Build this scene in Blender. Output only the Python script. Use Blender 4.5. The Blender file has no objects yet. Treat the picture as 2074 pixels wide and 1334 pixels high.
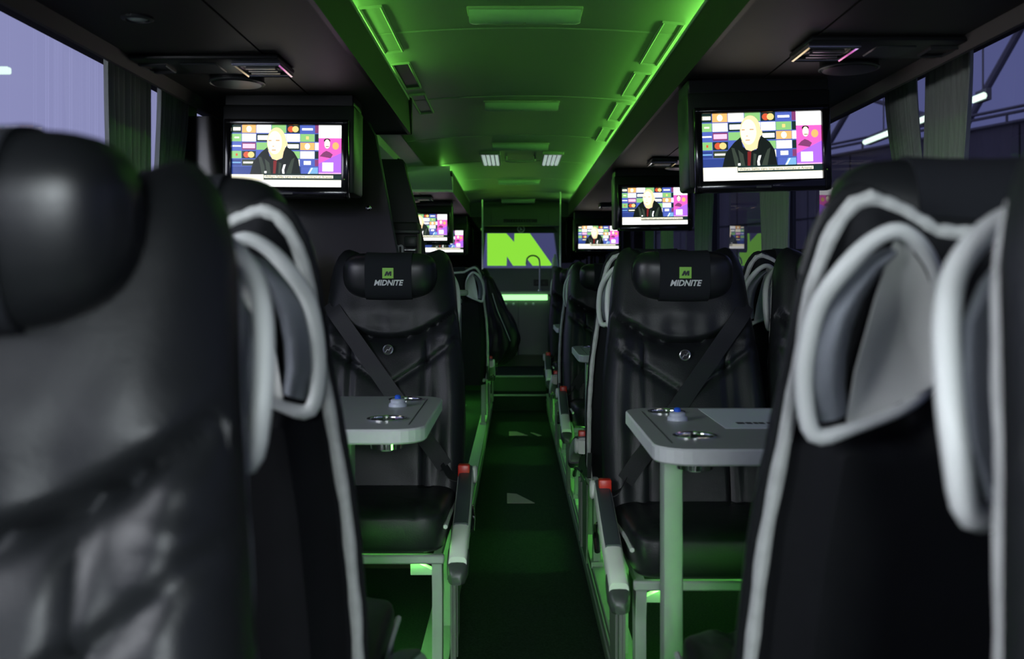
import bpy, bmesh, math, random
from mathutils import Vector, Matrix
random.seed(7)
SC = bpy.context.scene
COL = SC.collection
PI = math.pi

# ------------------------------------------------------------------ camera
CAMH = 1.06
FPX = 2000.0
cam_d = bpy.data.cameras.new('camera')
cam_d.sensor_width = 36.0
cam_d.lens = FPX / 2074.0 * 36.0
cam_d.shift_x = (1037 - 1044) / 2074.0
cam_d.shift_y = -(667 - 565) / 2074.0
cam_d.clip_start = 0.02
cam_d.clip_end = 500
cam_d.dof.use_dof = True
cam_d.dof.focus_distance = 3.6
cam_d.dof.aperture_fstop = 4.2
cam = bpy.data.objects.new('camera', cam_d)
COL.objects.link(cam)
cam.location = (0, 0, CAMH)
cam.rotation_euler = (PI / 2, 0, 0)
SC.camera = cam
SC.view_settings.view_transform = 'Standard'
SC.view_settings.look = 'None'
SC.view_settings.exposure = 0.0
SC.view_settings.gamma = 1.0
SC.view_settings.use_curve_mapping = False

# ------------------------------------------------------------------ dusk sky: bright in the west (left), dim in the east
world = bpy.data.worlds.new('dusk_sky')
SC.world = world
world.use_nodes = True
wn = world.node_tree
wn.nodes.clear()
w_out = wn.nodes.new('ShaderNodeOutputWorld')
w_bg = wn.nodes.new('ShaderNodeBackground')
w_tc = wn.nodes.new('ShaderNodeTexCoord')
w_sep = wn.nodes.new('ShaderNodeSeparateXYZ')
w_map = wn.nodes.new('ShaderNodeMapRange')
w_ramp = wn.nodes.new('ShaderNodeValToRGB')
w_map.inputs['From Min'].default_value = -1
w_map.inputs['From Max'].default_value = 1
w_ramp.color_ramp.elements[0].position = 0.30
w_ramp.color_ramp.elements[0].color = (0.37, 0.385, 0.68, 1)
w_ramp.color_ramp.elements[1].position = 0.68
w_ramp.color_ramp.elements[1].color = (0.092, 0.103, 0.26, 1)
wn.links.new(w_tc.outputs['Generated'], w_sep.inputs[0])
wn.links.new(w_sep.outputs['X'], w_map.inputs['Value'])
wn.links.new(w_map.outputs[0], w_ramp.inputs[0])
wn.links.new(w_ramp.outputs[0], w_bg.inputs['Color'])
w_bg.inputs['Strength'].default_value = 1.0
wn.links.new(w_bg.outputs[0], w_out.inputs['Surface'])

# daylight that falls in through the coach's windscreen, behind the camera
def area_light(name, loc, rot, sx, sy, watts, color):
    d = bpy.data.lights.new(name, 'AREA')
    d.shape = 'RECTANGLE'
    d.size = sx
    d.size_y = sy
    d.energy = watts
    d.color = color
    o = bpy.data.objects.new(name, d)
    COL.objects.link(o)
    o.location = loc
    o.rotation_euler = rot
    return o
area_light('windscreen_daylight', (0.03, -5.4, 2.55), (PI / 2 - 0.20, 0, 0), 2.6, 1.2, 700.0, (0.88, 0.96, 1.0))
# area light added outside the front left window to boost the sky's light
area_light('side_window_daylight', (-2.3, -0.1, 1.62), (PI / 2 - 0.12, 0, -PI / 2 + 0.12), 1.9, 0.9, 55.0, (0.92, 0.95, 1.0))

# ------------------------------------------------------------------ materials
def new_mat(name):
    m = bpy.data.materials.new(name)
    m.use_nodes = True
    nt = m.node_tree
    b = nt.nodes['Principled BSDF']
    return m, nt, b
MATS = {}
def mat(name, color, rough=0.5, metal=0.0, spec=0.5, noise=0.0, nscale=30.0, bump=0.0, bscale=200.0, coat=0.0, rvar=0.0):
    m, nt, b = new_mat(name)
    b.inputs['Base Color'].default_value = (*color, 1)
    b.inputs['Roughness'].default_value = rough
    b.inputs['Metallic'].default_value = metal
    b.inputs['Specular IOR Level'].default_value = spec
    b.inputs['Coat Weight'].default_value = coat
    if noise or bump or rvar:
        tc = nt.nodes.new('ShaderNodeTexCoord')
    if noise or rvar:
        n = nt.nodes.new('ShaderNodeTexNoise')
        n.inputs['Scale'].default_value = nscale
        n.inputs['Detail'].default_value = 4
        nt.links.new(tc.outputs['Object'], n.inputs['Vector'])
        if noise:
            mp = nt.nodes.new('ShaderNodeMapRange')
            mp.inputs['To Min'].default_value = 1 - noise
            mp.inputs['To Max'].default_value = 1 + noise
            nt.links.new(n.outputs['Fac'], mp.inputs['Value'])
            vm = nt.nodes.new('ShaderNodeVectorMath')
            vm.operation = 'SCALE'
            vm.inputs[0].default_value = color
            nt.links.new(mp.outputs[0], vm.inputs['Scale'])
            nt.links.new(vm.outputs[0], b.inputs['Base Color'])
        if rvar:
            mr = nt.nodes.new('ShaderNodeMapRange')
            mr.inputs['To Min'].default_value = max(0.02, rough - rvar)
            mr.inputs['To Max'].default_value = rough + rvar
            nt.links.new(n.outputs['Fac'], mr.inputs['Value'])
            nt.links.new(mr.outputs[0], b.inputs['Roughness'])
    if bump:
        n2 = nt.nodes.new('ShaderNodeTexNoise')
        n2.inputs['Scale'].default_value = bscale
        n2.inputs['Detail'].default_value = 3
        nt.links.new(tc.outputs['Object'], n2.inputs['Vector'])
        bp = nt.nodes.new('ShaderNodeBump')
        bp.inputs['Strength'].default_value = bump
        bp.inputs['Distance'].default_value = 0.002
        nt.links.new(n2.outputs['Fac'], bp.inputs['Height'])
        nt.links.new(bp.outputs[0], b.inputs['Normal'])
    MATS[name] = m
    return m
def emit(name, color, strength):
    m, nt, b = new_mat(name)
    b.inputs['Base Color'].default_value = (0.02, 0.02, 0.02, 1)
    b.inputs['Roughness'].default_value = 0.3
    b.inputs['Emission Color'].default_value = (*color, 1)
    b.inputs['Emission Strength'].default_value = strength
    MATS[name] = m
    return m
def glass_mat(name, tint, ior=1.5, extra=0.0):
    m = bpy.data.materials.new(name)
    m.use_nodes = True
    nt = m.node_tree
    nt.nodes.clear()
    out = nt.nodes.new('ShaderNodeOutputMaterial')
    tr = nt.nodes.new('ShaderNodeBsdfTransparent')
    tr.inputs['Color'].default_value = (*tint, 1)
    gl = nt.nodes.new('ShaderNodeBsdfGlossy')
    gl.inputs['Roughness'].default_value = 0.01
    fr = nt.nodes.new('ShaderNodeFresnel')
    fr.inputs['IOR'].default_value = ior
    mx = nt.nodes.new('ShaderNodeMixShader')
    geo = nt.nodes.new('ShaderNodeNewGeometry')
    inv = nt.nodes.new('ShaderNodeMath')
    inv.operation = 'SUBTRACT'
    inv.inputs[0].default_value = 1.0
    nt.links.new(geo.outputs['Backfacing'], inv.inputs[1])
    mul = nt.nodes.new('ShaderNodeMath')
    mul.operation = 'MULTIPLY'
    nt.links.new(fr.outputs[0], mul.inputs[0])
    nt.links.new(inv.outputs[0], mul.inputs[1])
    nt.links.new(mul.outputs[0], mx.inputs['Fac'])
    nt.links.new(tr.outputs[0], mx.inputs[1])
    nt.links.new(gl.outputs[0], mx.inputs[2])
    nt.links.new(mx.outputs[0], out.inputs['Surface'])
    MATS[name] = m
    return m

mat('leather', (0.013, 0.0145, 0.016), 0.38, spec=0.34, noise=0.15, nscale=9, bump=0.25, bscale=420, rvar=0.05)
mat('leather_smooth', (0.012, 0.0135, 0.015), 0.33, bump=0.12, bscale=500)
mat('cover_fabric', (0.012, 0.014, 0.018), 0.85, bump=0.3, bscale=900, spec=0.3)
mat('shell_fabric', (0.009, 0.010, 0.012), 0.8, bump=0.3, bscale=700, spec=0.25, noise=0.2, nscale=25)
mat('piping', (0.55, 0.57, 0.55), 0.5, noise=0.28, nscale=45, bump=0.3, bscale=120)
mat('grey_plastic', (0.72, 0.75, 0.73), 0.38, noise=0.04, nscale=14)
mat('panel_plastic', (0.70, 0.72, 0.68), 0.5, noise=0.05, nscale=14)
mat('grip_mesh', (0.22, 0.24, 0.27), 0.28, metal=0.5, bump=0.5, bscale=900)
mat('chrome', (0.8, 0.82, 0.82), 0.12, metal=1.0)
mat('bright_alu', (0.92, 0.93, 0.93), 0.35, metal=0.85)
mat('steel', (0.45, 0.46, 0.46), 0.3, metal=0.9)
mat('black_plastic', (0.011, 0.012, 0.012), 0.38)
mat('black_gloss', (0.006, 0.006, 0.007), 0.12)
mat('dark_grey', (0.045, 0.05, 0.05), 0.4)
mat('arm_pad', (0.055, 0.065, 0.075), 0.45)
mat('frame_metal', (0.34, 0.37, 0.35), 0.5, metal=0.0, noise=0.06)
mat('belt', (0.012, 0.013, 0.015), 0.6, bump=0.3, bscale=600)
mat('belt_red', (0.65, 0.03, 0.015), 0.35)
mat('table_top', (0.38, 0.395, 0.385), 0.42, noise=0.06, nscale=60)
mat('table_edge', (0.74, 0.77, 0.75), 0.45, noise=0.08, nscale=50)
mat('paper', (0.80, 0.84, 0.90), 0.7)
mat('ink', (0.03, 0.035, 0.04), 0.6)
mat('button_blue', (0.02, 0.12, 0.75), 0.3)
mat('button_white', (0.55, 0.6, 0.68), 0.3)
mat('carpet', (0.020, 0.030, 0.024), 0.95, noise=0.85, nscale=150, bump=0.8, bscale=500, spec=0.1)
mat('carpet_green', (0.07, 0.10, 0.07), 0.95, noise=0.5, nscale=200, bump=0.8, bscale=400, spec=0.1)  # paler copy of the carpet, its lit look put into the colour
mat('carpet_motif', (0.34, 0.27, 0.28), 0.95, noise=0.35, nscale=300, spec=0.1)
mat('riser', (0.16, 0.18, 0.16), 0.4, noise=0.15, nscale=8)
mat('ceiling_vinyl', (0.40, 0.42, 0.38), 0.42, noise=0.03, nscale=6)
mat('ceiling_seam', (0.5, 0.52, 0.48), 0.5)
mat('console_suede', (0.026, 0.022, 0.020), 0.55, noise=0.12, nscale=20, bump=0.2, bscale=300)
mat('fascia', (0.015, 0.012, 0.013), 0.42, spec=0.22, noise=0.05)
mat('rim_green', (0.35, 0.40, 0.36), 0.4)
mat('pelmet', (0.085, 0.075, 0.07), 0.6, noise=0.1)
mat('wall_dark', (0.022, 0.022, 0.023), 0.6, noise=0.1)
mat('pillar_black', (0.008, 0.008, 0.010), 0.5)
mat('lamp_lens', (0.62, 0.72, 0.66), 0.22, spec=0.6)
mat('vent_white', (0.85, 0.88, 0.88), 0.4)
mat('panel_gloss', (0.034, 0.030, 0.025), 0.16, noise=0.1, nscale=5, spec=0.35)
mat('panel_matte', (0.016, 0.016, 0.015), 0.45)
mat('kitchen_dark', (0.14, 0.16, 0.145), 0.35, noise=0.12, nscale=6)
mat('counter', (0.35, 0.38, 0.35), 0.3)
mat('jacket', (0.007, 0.008, 0.009), 0.45, spec=0.35, bump=0.6, bscale=60)
mat('white_print', (0.72, 0.74, 0.74), 0.5)
mat('green_print', (0.30, 0.66, 0.09), 0.5)
mat('asphalt', (0.03, 0.03, 0.034), 0.9, noise=0.3, nscale=4)
mat('stand_dark', (0.03, 0.028, 0.042), 0.85, noise=0.35, nscale=1.5)
mat('stand_panel', (0.042, 0.038, 0.058), 0.8, noise=0.25, nscale=2)
mat('truss', (0.05, 0.048, 0.075), 0.6)
mat('glass_streak', (0.75, 0.72, 0.85), 0.5)
glass_mat('window_glass', (0.97, 0.97, 0.97), 1.45)
def streaky_glass():
    # same pane glass, faintly tinted, clearer in fine near-vertical streaks
    g = MATS['window_glass'].copy()
    g.name = 'window_glass_streaked'
    nt = g.node_tree
    tr = [n for n in nt.nodes if n.type == 'BSDF_TRANSPARENT'][0]
    tc = nt.nodes.new('ShaderNodeTexCoord')
    mp = nt.nodes.new('ShaderNodeMapping')
    mp.inputs['Rotation'].default_value = (0.07, 0, 0)
    mp.inputs['Scale'].default_value = (0, 46, 0.10)
    n = nt.nodes.new('ShaderNodeTexNoise')
    n.inputs['Scale'].default_value = 1.0
    n.inputs['Detail'].default_value = 5
    r = nt.nodes.new('ShaderNodeValToRGB')
    r.color_ramp.elements[0].position = 0.57
    r.color_ramp.elements[0].color = (0.87, 0.87, 0.89, 1)
    r.color_ramp.elements[1].position = 0.66
    r.color_ramp.elements[1].color = (1, 1, 1, 1)
    nt.links.new(tc.outputs['Object'], mp.inputs[0])
    nt.links.new(mp.outputs[0], n.inputs['Vector'])
    nt.links.new(n.outputs['Fac'], r.inputs[0])
    nt.links.new(r.outputs[0], tr.inputs['Color'])
    MATS['window_glass_streaked'] = g
streaky_glass()
glass_mat('partition_glass', (0.20, 0.20, 0.19), 1.5)
emit('led_cove', (0.25, 1.0, 0.12), 14.5)
emit('led_floor', (0.16, 1.0, 0.12), 3.2)
emit('led_seat', (0.20, 1.0, 0.14), 80.0)
emit('led_counter', (0.35, 1.0, 0.33), 1.8)
emit('vinyl_green', (0.27, 0.76, 0.045), 1.0)
emit('vinyl_purple', (0.052, 0.054, 0.155), 1.0)
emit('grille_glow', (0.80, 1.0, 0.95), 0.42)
emit('tube_white', (0.75, 1.0, 0.85), 1.6)

# curtain: diffuse with some translucency
def curtain_mat():
    m = bpy.data.materials.new('curtain')
    m.use_nodes = True
    nt = m.node_tree
    nt.nodes.clear()
    out = nt.nodes.new('ShaderNodeOutputMaterial')
    d = nt.nodes.new('ShaderNodeBsdfDiffuse')
    t = nt.nodes.new('ShaderNodeBsdfTranslucent')
    mx = nt.nodes.new('ShaderNodeMixShader')
    wv = nt.nodes.new('ShaderNodeTexNoise')
    wv.inputs['Scale'].default_value = 60
    tc = nt.nodes.new('ShaderNodeTexCoord')
    mpn = nt.nodes.new('ShaderNodeMapping')
    mpn.inputs['Scale'].default_value = (1, 3, 0.05)
    nt.links.new(tc.outputs['Object'], mpn.inputs[0])
    nt.links.new(mpn.outputs[0], wv.inputs['Vector'])
    rp = nt.nodes.new('ShaderNodeValToRGB')
    rp.color_ramp.elements[0].color = (0.34, 0.37, 0.33, 1)
    rp.color_ramp.elements[1].color = (0.52, 0.56, 0.50, 1)
    nt.links.new(wv.outputs['Fac'], rp.inputs[0])
    nt.links.new(rp.outputs[0], d.inputs['Color'])
    t.inputs['Color'].default_value = (0.10, 0.11, 0.10, 1)
    mx.inputs[0].default_value = 0.25
    nt.links.new(d.outputs[0], mx.inputs[1])
    nt.links.new(t.outputs[0], mx.inputs[2])
    nt.links.new(mx.outputs[0], out.inputs['Surface'])
    MATS['curtain'] = m
curtain_mat()

# ------------------------------------------------------------------ mesh helpers
class MB:
    def __init__(s):
        s.v, s.f, s.m = [], [], []
        s.cur = 0
    def add(s, verts, faces, mi=None):
        o = len(s.v)
        s.v += [tuple(p) for p in verts]
        s.f += [tuple(i + o for i in f) for f in faces]
        s.m += [s.cur if mi is None else mi] * len(faces)
        return s
    def box(s, x0, x1, y0, y1, z0, z1, bevel=0.0, seg=2, mi=None):
        if bevel <= 0:
            v = [(x0, y0, z0), (x1, y0, z0), (x1, y1, z0), (x0, y1, z0), (x0, y0, z1), (x1, y0, z1), (x1, y1, z1), (x0, y1, z1)]
            f = [(0, 3, 2, 1), (4, 5, 6, 7), (0, 1, 5, 4), (1, 2, 6, 5), (2, 3, 7, 6), (3, 0, 4, 7)]
            return s.add(v, f, mi)
        bm = bmesh.new()
        bmesh.ops.create_cube(bm, size=1)
        for p in bm.verts:
            p.co = ((x0 + x1) / 2 + p.co.x * (x1 - x0), (y0 + y1) / 2 + p.co.y * (y1 - y0), (z0 + z1) / 2 + p.co.z * (z1 - z0))
        bmesh.ops.bevel(bm, geom=bm.edges[:], offset=bevel, segments=seg, profile=0.5, affect='EDGES')
        bm.verts.index_update()
        s.add([p.co[:] for p in bm.verts], [[q.index for q in f.verts] for f in bm.faces], mi)
        bm.free()
        return s
    def grid(s, rows, closed_u=False, closed_v=False, caps=False, mi=None):
        n, k = len(rows), len(rows[0])
        v = [p for r in rows for p in r]
        f = []
        for i in range(n if closed_v else n - 1):
            for j in range(k if closed_u else k - 1):
                a, b = i, (i + 1) % n
                c, d = j, (j + 1) % k
                f.append((a * k + c, a * k + d, b * k + d, b * k + c))
        if caps:
            f.append(tuple(range(k - 1, -1, -1)))
            f.append(tuple((n - 1) * k + j for j in range(k)))
        return s.add(v, f, mi)
    def tube(s, path, r, n=8, closed=False, mi=None, flat=None):
        P = [Vector(p) for p in path]
        m = len(P)
        rr = r if isinstance(r, (list, tuple)) else [r] * m
        T = []
        for i in range(m):
            if closed:
                t = P[(i + 1) % m] - P[i - 1]
            else:
                t = P[min(i + 1, m - 1)] - P[max(i - 1, 0)]
            T.append(t.normalized())
        up = Vector((0, 0, 1)) if abs(T[0].z) < 0.9 else Vector((0, 1, 0))
        N = (up - T[0] * up.dot(T[0])).normalized()
        rows = []
        for i in range(m):
            N = (N - T[i] * N.dot(T[i]))
            N.normalize()
            B = T[i].cross(N)
            rows.append([P[i] + (N * math.cos(2 * PI * k / n) + B * math.sin(2 * PI * k / n)) * rr[i] for k in range(n)])
        return s.grid(rows, closed_u=True, closed_v=closed, caps=not closed, mi=mi)
    def ribbon(s, path, width_dir, w, t_dir, t, mi=None):
        wd, td = Vector(width_dir).normalized(), Vector(t_dir).normalized()
        rows = []
        for p in path:
            p = Vector(p)
            rows.append([p - wd * w / 2 - td * t / 2, p + wd * w / 2 - td * t / 2, p + wd * w / 2 + td * t / 2, p - wd * w / 2 + td * t / 2])
        return s.grid(rows, closed_u=True, caps=True, mi=mi)
    def prism(s, pts, axis, a0, a1, mi=None):
        """pts: 2-D outline; axis 'y': pts are (x,z) pushed along y; 'z': (x,y) along z; 'x': (y,z) along x"""
        def P(p, a):
            return {'y': (p[0], a, p[1]), 'z': (p[0], p[1], a), 'x': (a, p[0], p[1])}[axis]
        n = len(pts)
        v = [P(p, a0) for p in pts] + [P(p, a1) for p in pts]
        f = [tuple(range(n)), tuple(range(2 * n - 1, n - 1, -1))]
        f += [(i, i + n, (i + 1) % n + n, (i + 1) % n) for i in range(n)]
        return s.add(v, f, mi)
    def lathe(s, prof, c, axis='z', n=20, mi=None):
        rows = []
        for (r, h) in prof:
            row = []
            for k in range(n):
                a = 2 * PI * k / n
                p = (r * math.cos(a), r * math.sin(a), h)
                if axis == 'y':
                    p = (r * math.cos(a), h, r * math.sin(a))
                elif axis == 'x':
                    p = (h, r * math.cos(a), r * math.sin(a))
                row.append((c[0] + p[0], c[1] + p[1], c[2] + p[2]))
            rows.append(row)
        return s.grid(rows, closed_u=True, caps=True, mi=mi)
    def sup(s, c, r, e1=0.4, e2=0.4, nu=28, nv=16, fn=None, mi=None):
        def sg(a, e):
            return math.copysign(abs(a) ** e, a)
        rows = []
        for i in range(nv + 1):
            ph = -PI / 2 + PI * i / nv
            ph = max(-PI / 2 + 1e-3, min(PI / 2 - 1e-3, ph))
            row = []
            for k in range(nu):
                th = 2 * PI * k / nu
                p = (c[0] + r[0] * sg(math.cos(ph), e1) * sg(math.cos(th), e2), c[1] + r[1] * sg(math.cos(ph), e1) * sg(math.sin(th), e2), c[2] + r[2] * sg(math.sin(ph), e1))
                row.append(fn(p) if fn else p)
            rows.append(row)
        return s.grid(rows, closed_u=True, caps=True, mi=mi)
    def data(s, name, mats, smooth=True, angle=40):
        me = bpy.data.meshes.new(name)
        me.from_pydata(s.v, [], s.f)
        for m in (mats if isinstance(mats, (list, tuple)) else [mats]):
            me.materials.append(MATS[m])
        for p, i in zip(me.polygons, s.m):
            p.material_index = i
        bm = bmesh.new()
        bm.from_mesh(me)
        bmesh.ops.recalc_face_normals(bm, faces=bm.faces[:])
        bm.to_mesh(me)
        bm.free()
        if smooth:
            for p in me.polygons:
                p.use_smooth = True
            me.set_sharp_from_angle(angle=math.radians(angle))
        me.update()
        return me
def obj(name, me, parent=None, loc=None, rot=None):
    o = bpy.data.objects.new(name, me)
    COL.objects.link(o)
    if loc:
        o.location = loc
    if rot:
        o.rotation_euler = rot
    if parent:
        o.parent = parent
    return o
def tag(o, label, cat, group=None):
    o['label'] = label
    o['category'] = cat
    if group:
        o['group'] = group
    return o
def thing(name, label, cat, loc=(0, 0, 0), rz=0.0, group=None):
    o = bpy.data.objects.new(name, None)
    o.empty_display_size = 0.05
    COL.objects.link(o)
    o.location = loc
    o.rotation_euler = (0, 0, rz)
    return tag(o, label, cat, group)
def struct(name, me, parent=None):
    o = obj(name, me, parent)
    if parent is None:
        o['kind'] = 'structure'
    return o
def interp(x, pts):
    if x <= pts[0][0]:
        return pts[0][1]
    for (a, fa), (b, fb) in zip(pts, pts[1:]):
        if x <= b:
            t = (x - a) / (b - a)
            return fa + (fb - fa) * t
    return pts[-1][1]
def sstep(a, b, x):
    t = max(0.0, min(1.0, (x - a) / (b - a)))
    return t * t * (3 - 2 * t)
def text_verts(txt, size, shear=0.0, offset=0.0):
    cu = bpy.data.curves.new('lettering', 'FONT')
    cu.body = txt
    cu.size = size
    cu.shear = shear
    cu.offset = offset
    cu.align_x = 'CENTER'
    cu.align_y = 'CENTER'
    cu.resolution_u = 3
    o = bpy.data.objects.new('lettering_tmp', cu)
    COL.objects.link(o)
    dg = bpy.context.evaluated_depsgraph_get()
    me = bpy.data.meshes.new_from_object(o.evaluated_get(dg))
    v = [p.co[:] for p in me.vertices]
    f = [tuple(p.vertices) for p in me.polygons]
    bpy.data.objects.remove(o)
    bpy.data.curves.remove(cu)
    bpy.data.meshes.remove(me)
    return v, f
def smooth_closed(pts, k=4):
    """Catmull-Rom through a closed list of points"""
    n = len(pts)
    out = []
    for i in range(n):
        p0, p1, p2, p3 = [Vector(pts[(i + d) % n]) for d in (-1, 0, 1, 2)]
        for j in range(k):
            t = j / k
            out.append(0.5 * ((2 * p1) + (p2 - p0) * t + (2 * p0 - 5 * p1 + 4 * p2 - p3) * t * t + (3 * p1 - p0 - 3 * p2 + p3) * t ** 3))
    return out
def smooth_open(pts, k=5):
    n = len(pts)
    out = []
    for i in range(n - 1):
        p0, p1, p2, p3 = [Vector(pts[max(0, min(n - 1, i + d))]) for d in (-1, 0, 1, 2)]
        for j in range(k):
            t = j / k
            out.append(0.5 * ((2 * p1) + (p2 - p0) * t + (2 * p0 - 5 * p1 + 4 * p2 - p3) * t * t + (3 * p1 - p0 - 3 * p2 + p3) * t ** 3))
    out.append(Vector(pts[-1]))
    return out

# ------------------------------------------------------------------ the coach body
XL, XR = -1.20, 1.27          # side walls (inner faces)
AL, AR = -0.219, 0.293        # aisle edges
AZ = -0.15                    # sunken aisle floor
YF, YB = -2.6, 11.2           # front and back ends
CH = CAMH                     # heights below are given above the camera, then + CH

struct('floor', MB().box(AL, AR, YF, 9.1, AZ - 0.05, AZ).data('floor', 'carpet', False))
struct('floor_platform_left', MB().box(XL, AL, YF, 9.44, -0.2, 0.0).data('platform', ['carpet'], False))
struct('floor_platform_right', MB().box(AR, XR, YF, 9.44, -0.2, 0.0).data('platform', ['carpet'], False))
for nm, x0, x1, sgn in (('trim_1', AL, AL + 0.006, 1), ('trim_2', AR - 0.006, AR, -1)):
    t = MB()
    t.box(x0, x1, YF, 9.1, AZ, -0.004)                                # riser facing
    o = struct(nm, t.data('riser', 'riser', False))
    e = MB()
    xe = AL if sgn > 0 else AR
    e.box(min(xe - sgn * 0.05, xe + sgn * 0.012), max(xe - sgn * 0.05, xe + sgn * 0.012), YF, 9.1, -0.004, 0.006, 0.003, 1)
    obj('nosing', e.data('nosing', 'frame_metal'), o)
    g = MB()
    for hz in (AZ + 0.05, AZ + 0.095):
        g.box(min(xe + sgn * 0.006, xe + sgn * 0.010), max(xe + sgn * 0.006, xe + sgn * 0.010), YF, 9.1, hz, hz + 0.014)
    obj('riser_rib', g.data('riser_rib', 'frame_metal', False), o)
# steps at the back of the aisle
st = struct('floor_step', MB().box(AL, AR, 9.1, 9.44, -0.2, -0.01).data('step', 'carpet', False))
obj('nosing', MB().box(AL, AR, 9.085, 9.115, -0.016, -0.002, 0.003, 1).data('n', 'frame_metal'), st)
obj('step_riser', MB().box(AL, AR, 9.43, 9.455, -0.01, 0.125).data('sr', 'carpet_green', False), st)
obj('nosing', MB().box(AL, AR, 9.42, 9.46, 0.125, 0.139, 0.003, 1).data('n', 'frame_metal'), st)
struct('floor_rear', MB().box(XL, XR, 9.44, YB, -0.2, 0.13).data('floor_rear', 'carpet', False))

# floor motifs let into the carpet
def px_floor(x, y, h=AZ):
    d = (CH - h) * FPX / (y - 565.0)
    return ((x - 1044) * d / FPX, d)
mp_ = struct('floor_motif', MB().prism([px_floor(1027, 999), px_floor(1046, 1000.5), px_floor(1083, 1019), px_floor(1027, 1019)], 'z', AZ, AZ + 0.003).data('motif', 'carpet_motif', False))
for pts in ([(1031, 874), (1046, 874), (1069, 882), (1031, 882)], [(1074, 876), (1082, 877), (1097, 882), (1090, 883)]):
    struct('floor_motif', MB().prism([px_floor(*p) for p in pts], 'z', AZ, AZ + 0.003).data('motif', 'carpet_motif', False))

# side walls below and above the windows
WB, WT = 0.70, 1.665           # window sill and head heights
for side, x, sg in (('left', XL, -1), ('right', XR, 1)):
    w = MB()
    xo = x + sg * 0.06
    w.box(min(x, xo), max(x, xo), YF, YB, -0.2, WB)
    w.box(min(x, xo), max(x, xo), YF, YB, WT + 0.05, 2.1)
    struct('wall_' + side, w.data('wall', 'wall_dark', False))
# panes: (start, end) along the coach
PANES = {'left': [(-2.5, -0.6), (-0.58, 1.3), (1.32, 3.50), (3.70, 6.6), (6.62, 9.3)],
         'right': [(-2.5, -0.6), (-0.58, 1.15), (1.17, 2.92), (2.94, 4.66), (4.68, 6.4), (6.42, 9.3)]}
wi = 0
for side, x, sg in (('left', XL, -1), ('right', XR, 1)):
    for k, (a, b) in enumerate(PANES[side]):
        wi += 1
        g = MB().box(min(x + sg * 0.02, x + sg * 0.026), max(x + sg * 0.02, x + sg * 0.026), a, b, WB - 0.02, WT + 0.06)
        wo = struct('window_%d' % wi, g.data('pane', 'window_glass_streaked' if (side, k) == ('left', 2) else 'window_glass', False))
        fr = MB()
        fr.box(min(x + sg * 0.005, x + sg * 0.05), max(x + sg * 0.005, x + sg * 0.05), b - 0.012, b + 0.032, WB, WT + 0.06)
        obj('window_post', fr.data('post', 'pillar_black', False), wo)
# solid left wall infill where the partition meets it
w = MB().box(XL - 0.05, XL, 3.50, 3.72, WB, WT + 0.06)
struct('wall_left_post', w.data('infill', 'pillar_black', False))

# outer roof, so no sky falls in from above
struct('roof', MB().box(XL - 0.08, XR + 0.08, YF - 0.1, YB + 0.1, 2.08, 2.12).data('roof', 'wall_dark', False))
struct('wall_back', MB().box(XL - 0.05, XR + 0.05, YB, YB + 0.06, -0.2, 2.1).data('wall_back', 'wall_dark', False))
fw = MB()
fw.box(XL - 0.05, XR + 0.05, YF - 0.06, YF, -0.4, 0.72)
fw.box(XL - 0.05, XR + 0.05, YF - 0.06, YF, 1.85, 2.1)
struct('wall_front', fw.data('wall_front', 'wall_dark', False))
struct('undertray', MB().box(XL - 0.05, XR + 0.05, YF, YB, -0.26, -0.2).data('undertray', 'wall_dark', False))

# ---- ceiling: one vinyl panel after another with raised joint strips
FL, FR = -0.43, 0.50            # fascia planes of the two overhead consoles
def ceil_profile():
    c, half = 0.035, 0.72
    pts = [(c - half - 0.03, CH + 0.705)]
    for i in range(25):
        t = -1 + 2 * i / 24
        z = 0.865 - 0.045 * t * t
        pts.append((c + half * t, CH + z))
    pts.append((c + half + 0.03, CH + 0.705))
    return pts
CP = ceil_profile()
ceil = struct('ceiling', MB().box(-0.70, 0.77, YF, YB, 1.985, 2.03).data('ceiling', 'wall_dark', False))
seams = [-2.6, -1.6, -0.35, 0.9, 2.15, 3.40, 4.66, 5.92, 7.2, 8.45, 9.72, 11.15]
for a, b in zip(seams, seams[1:]):
    g = MB()
    rows = []
    for (y, off) in ((a + 0.004, 0.012), (a + 0.009, 0.0), (b - 0.009, 0.0), (b - 0.004, 0.012)):
        rows.append([(x, y, z + off) for (x, z) in CP])
    g.grid(rows)
    g.grid([[(x, a + 0.004, z + 0.02) for (x, z) in CP], [(x, b - 0.004, z + 0.02) for (x, z) in CP]])
    obj('ceiling_panel', g.data('ceiling_panel', 'ceiling_vinyl'), ceil)
    j = MB()
    j.grid([[(x, b - 0.006, z + 0.002) for (x, z) in CP], [(x, b, z - 0.003) for (x, z) in CP], [(x, b + 0.006, z + 0.002) for (x, z) in CP]])
    obj('joint_strip', j.data('joint_strip', 'ceiling_seam'), ceil)

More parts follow.
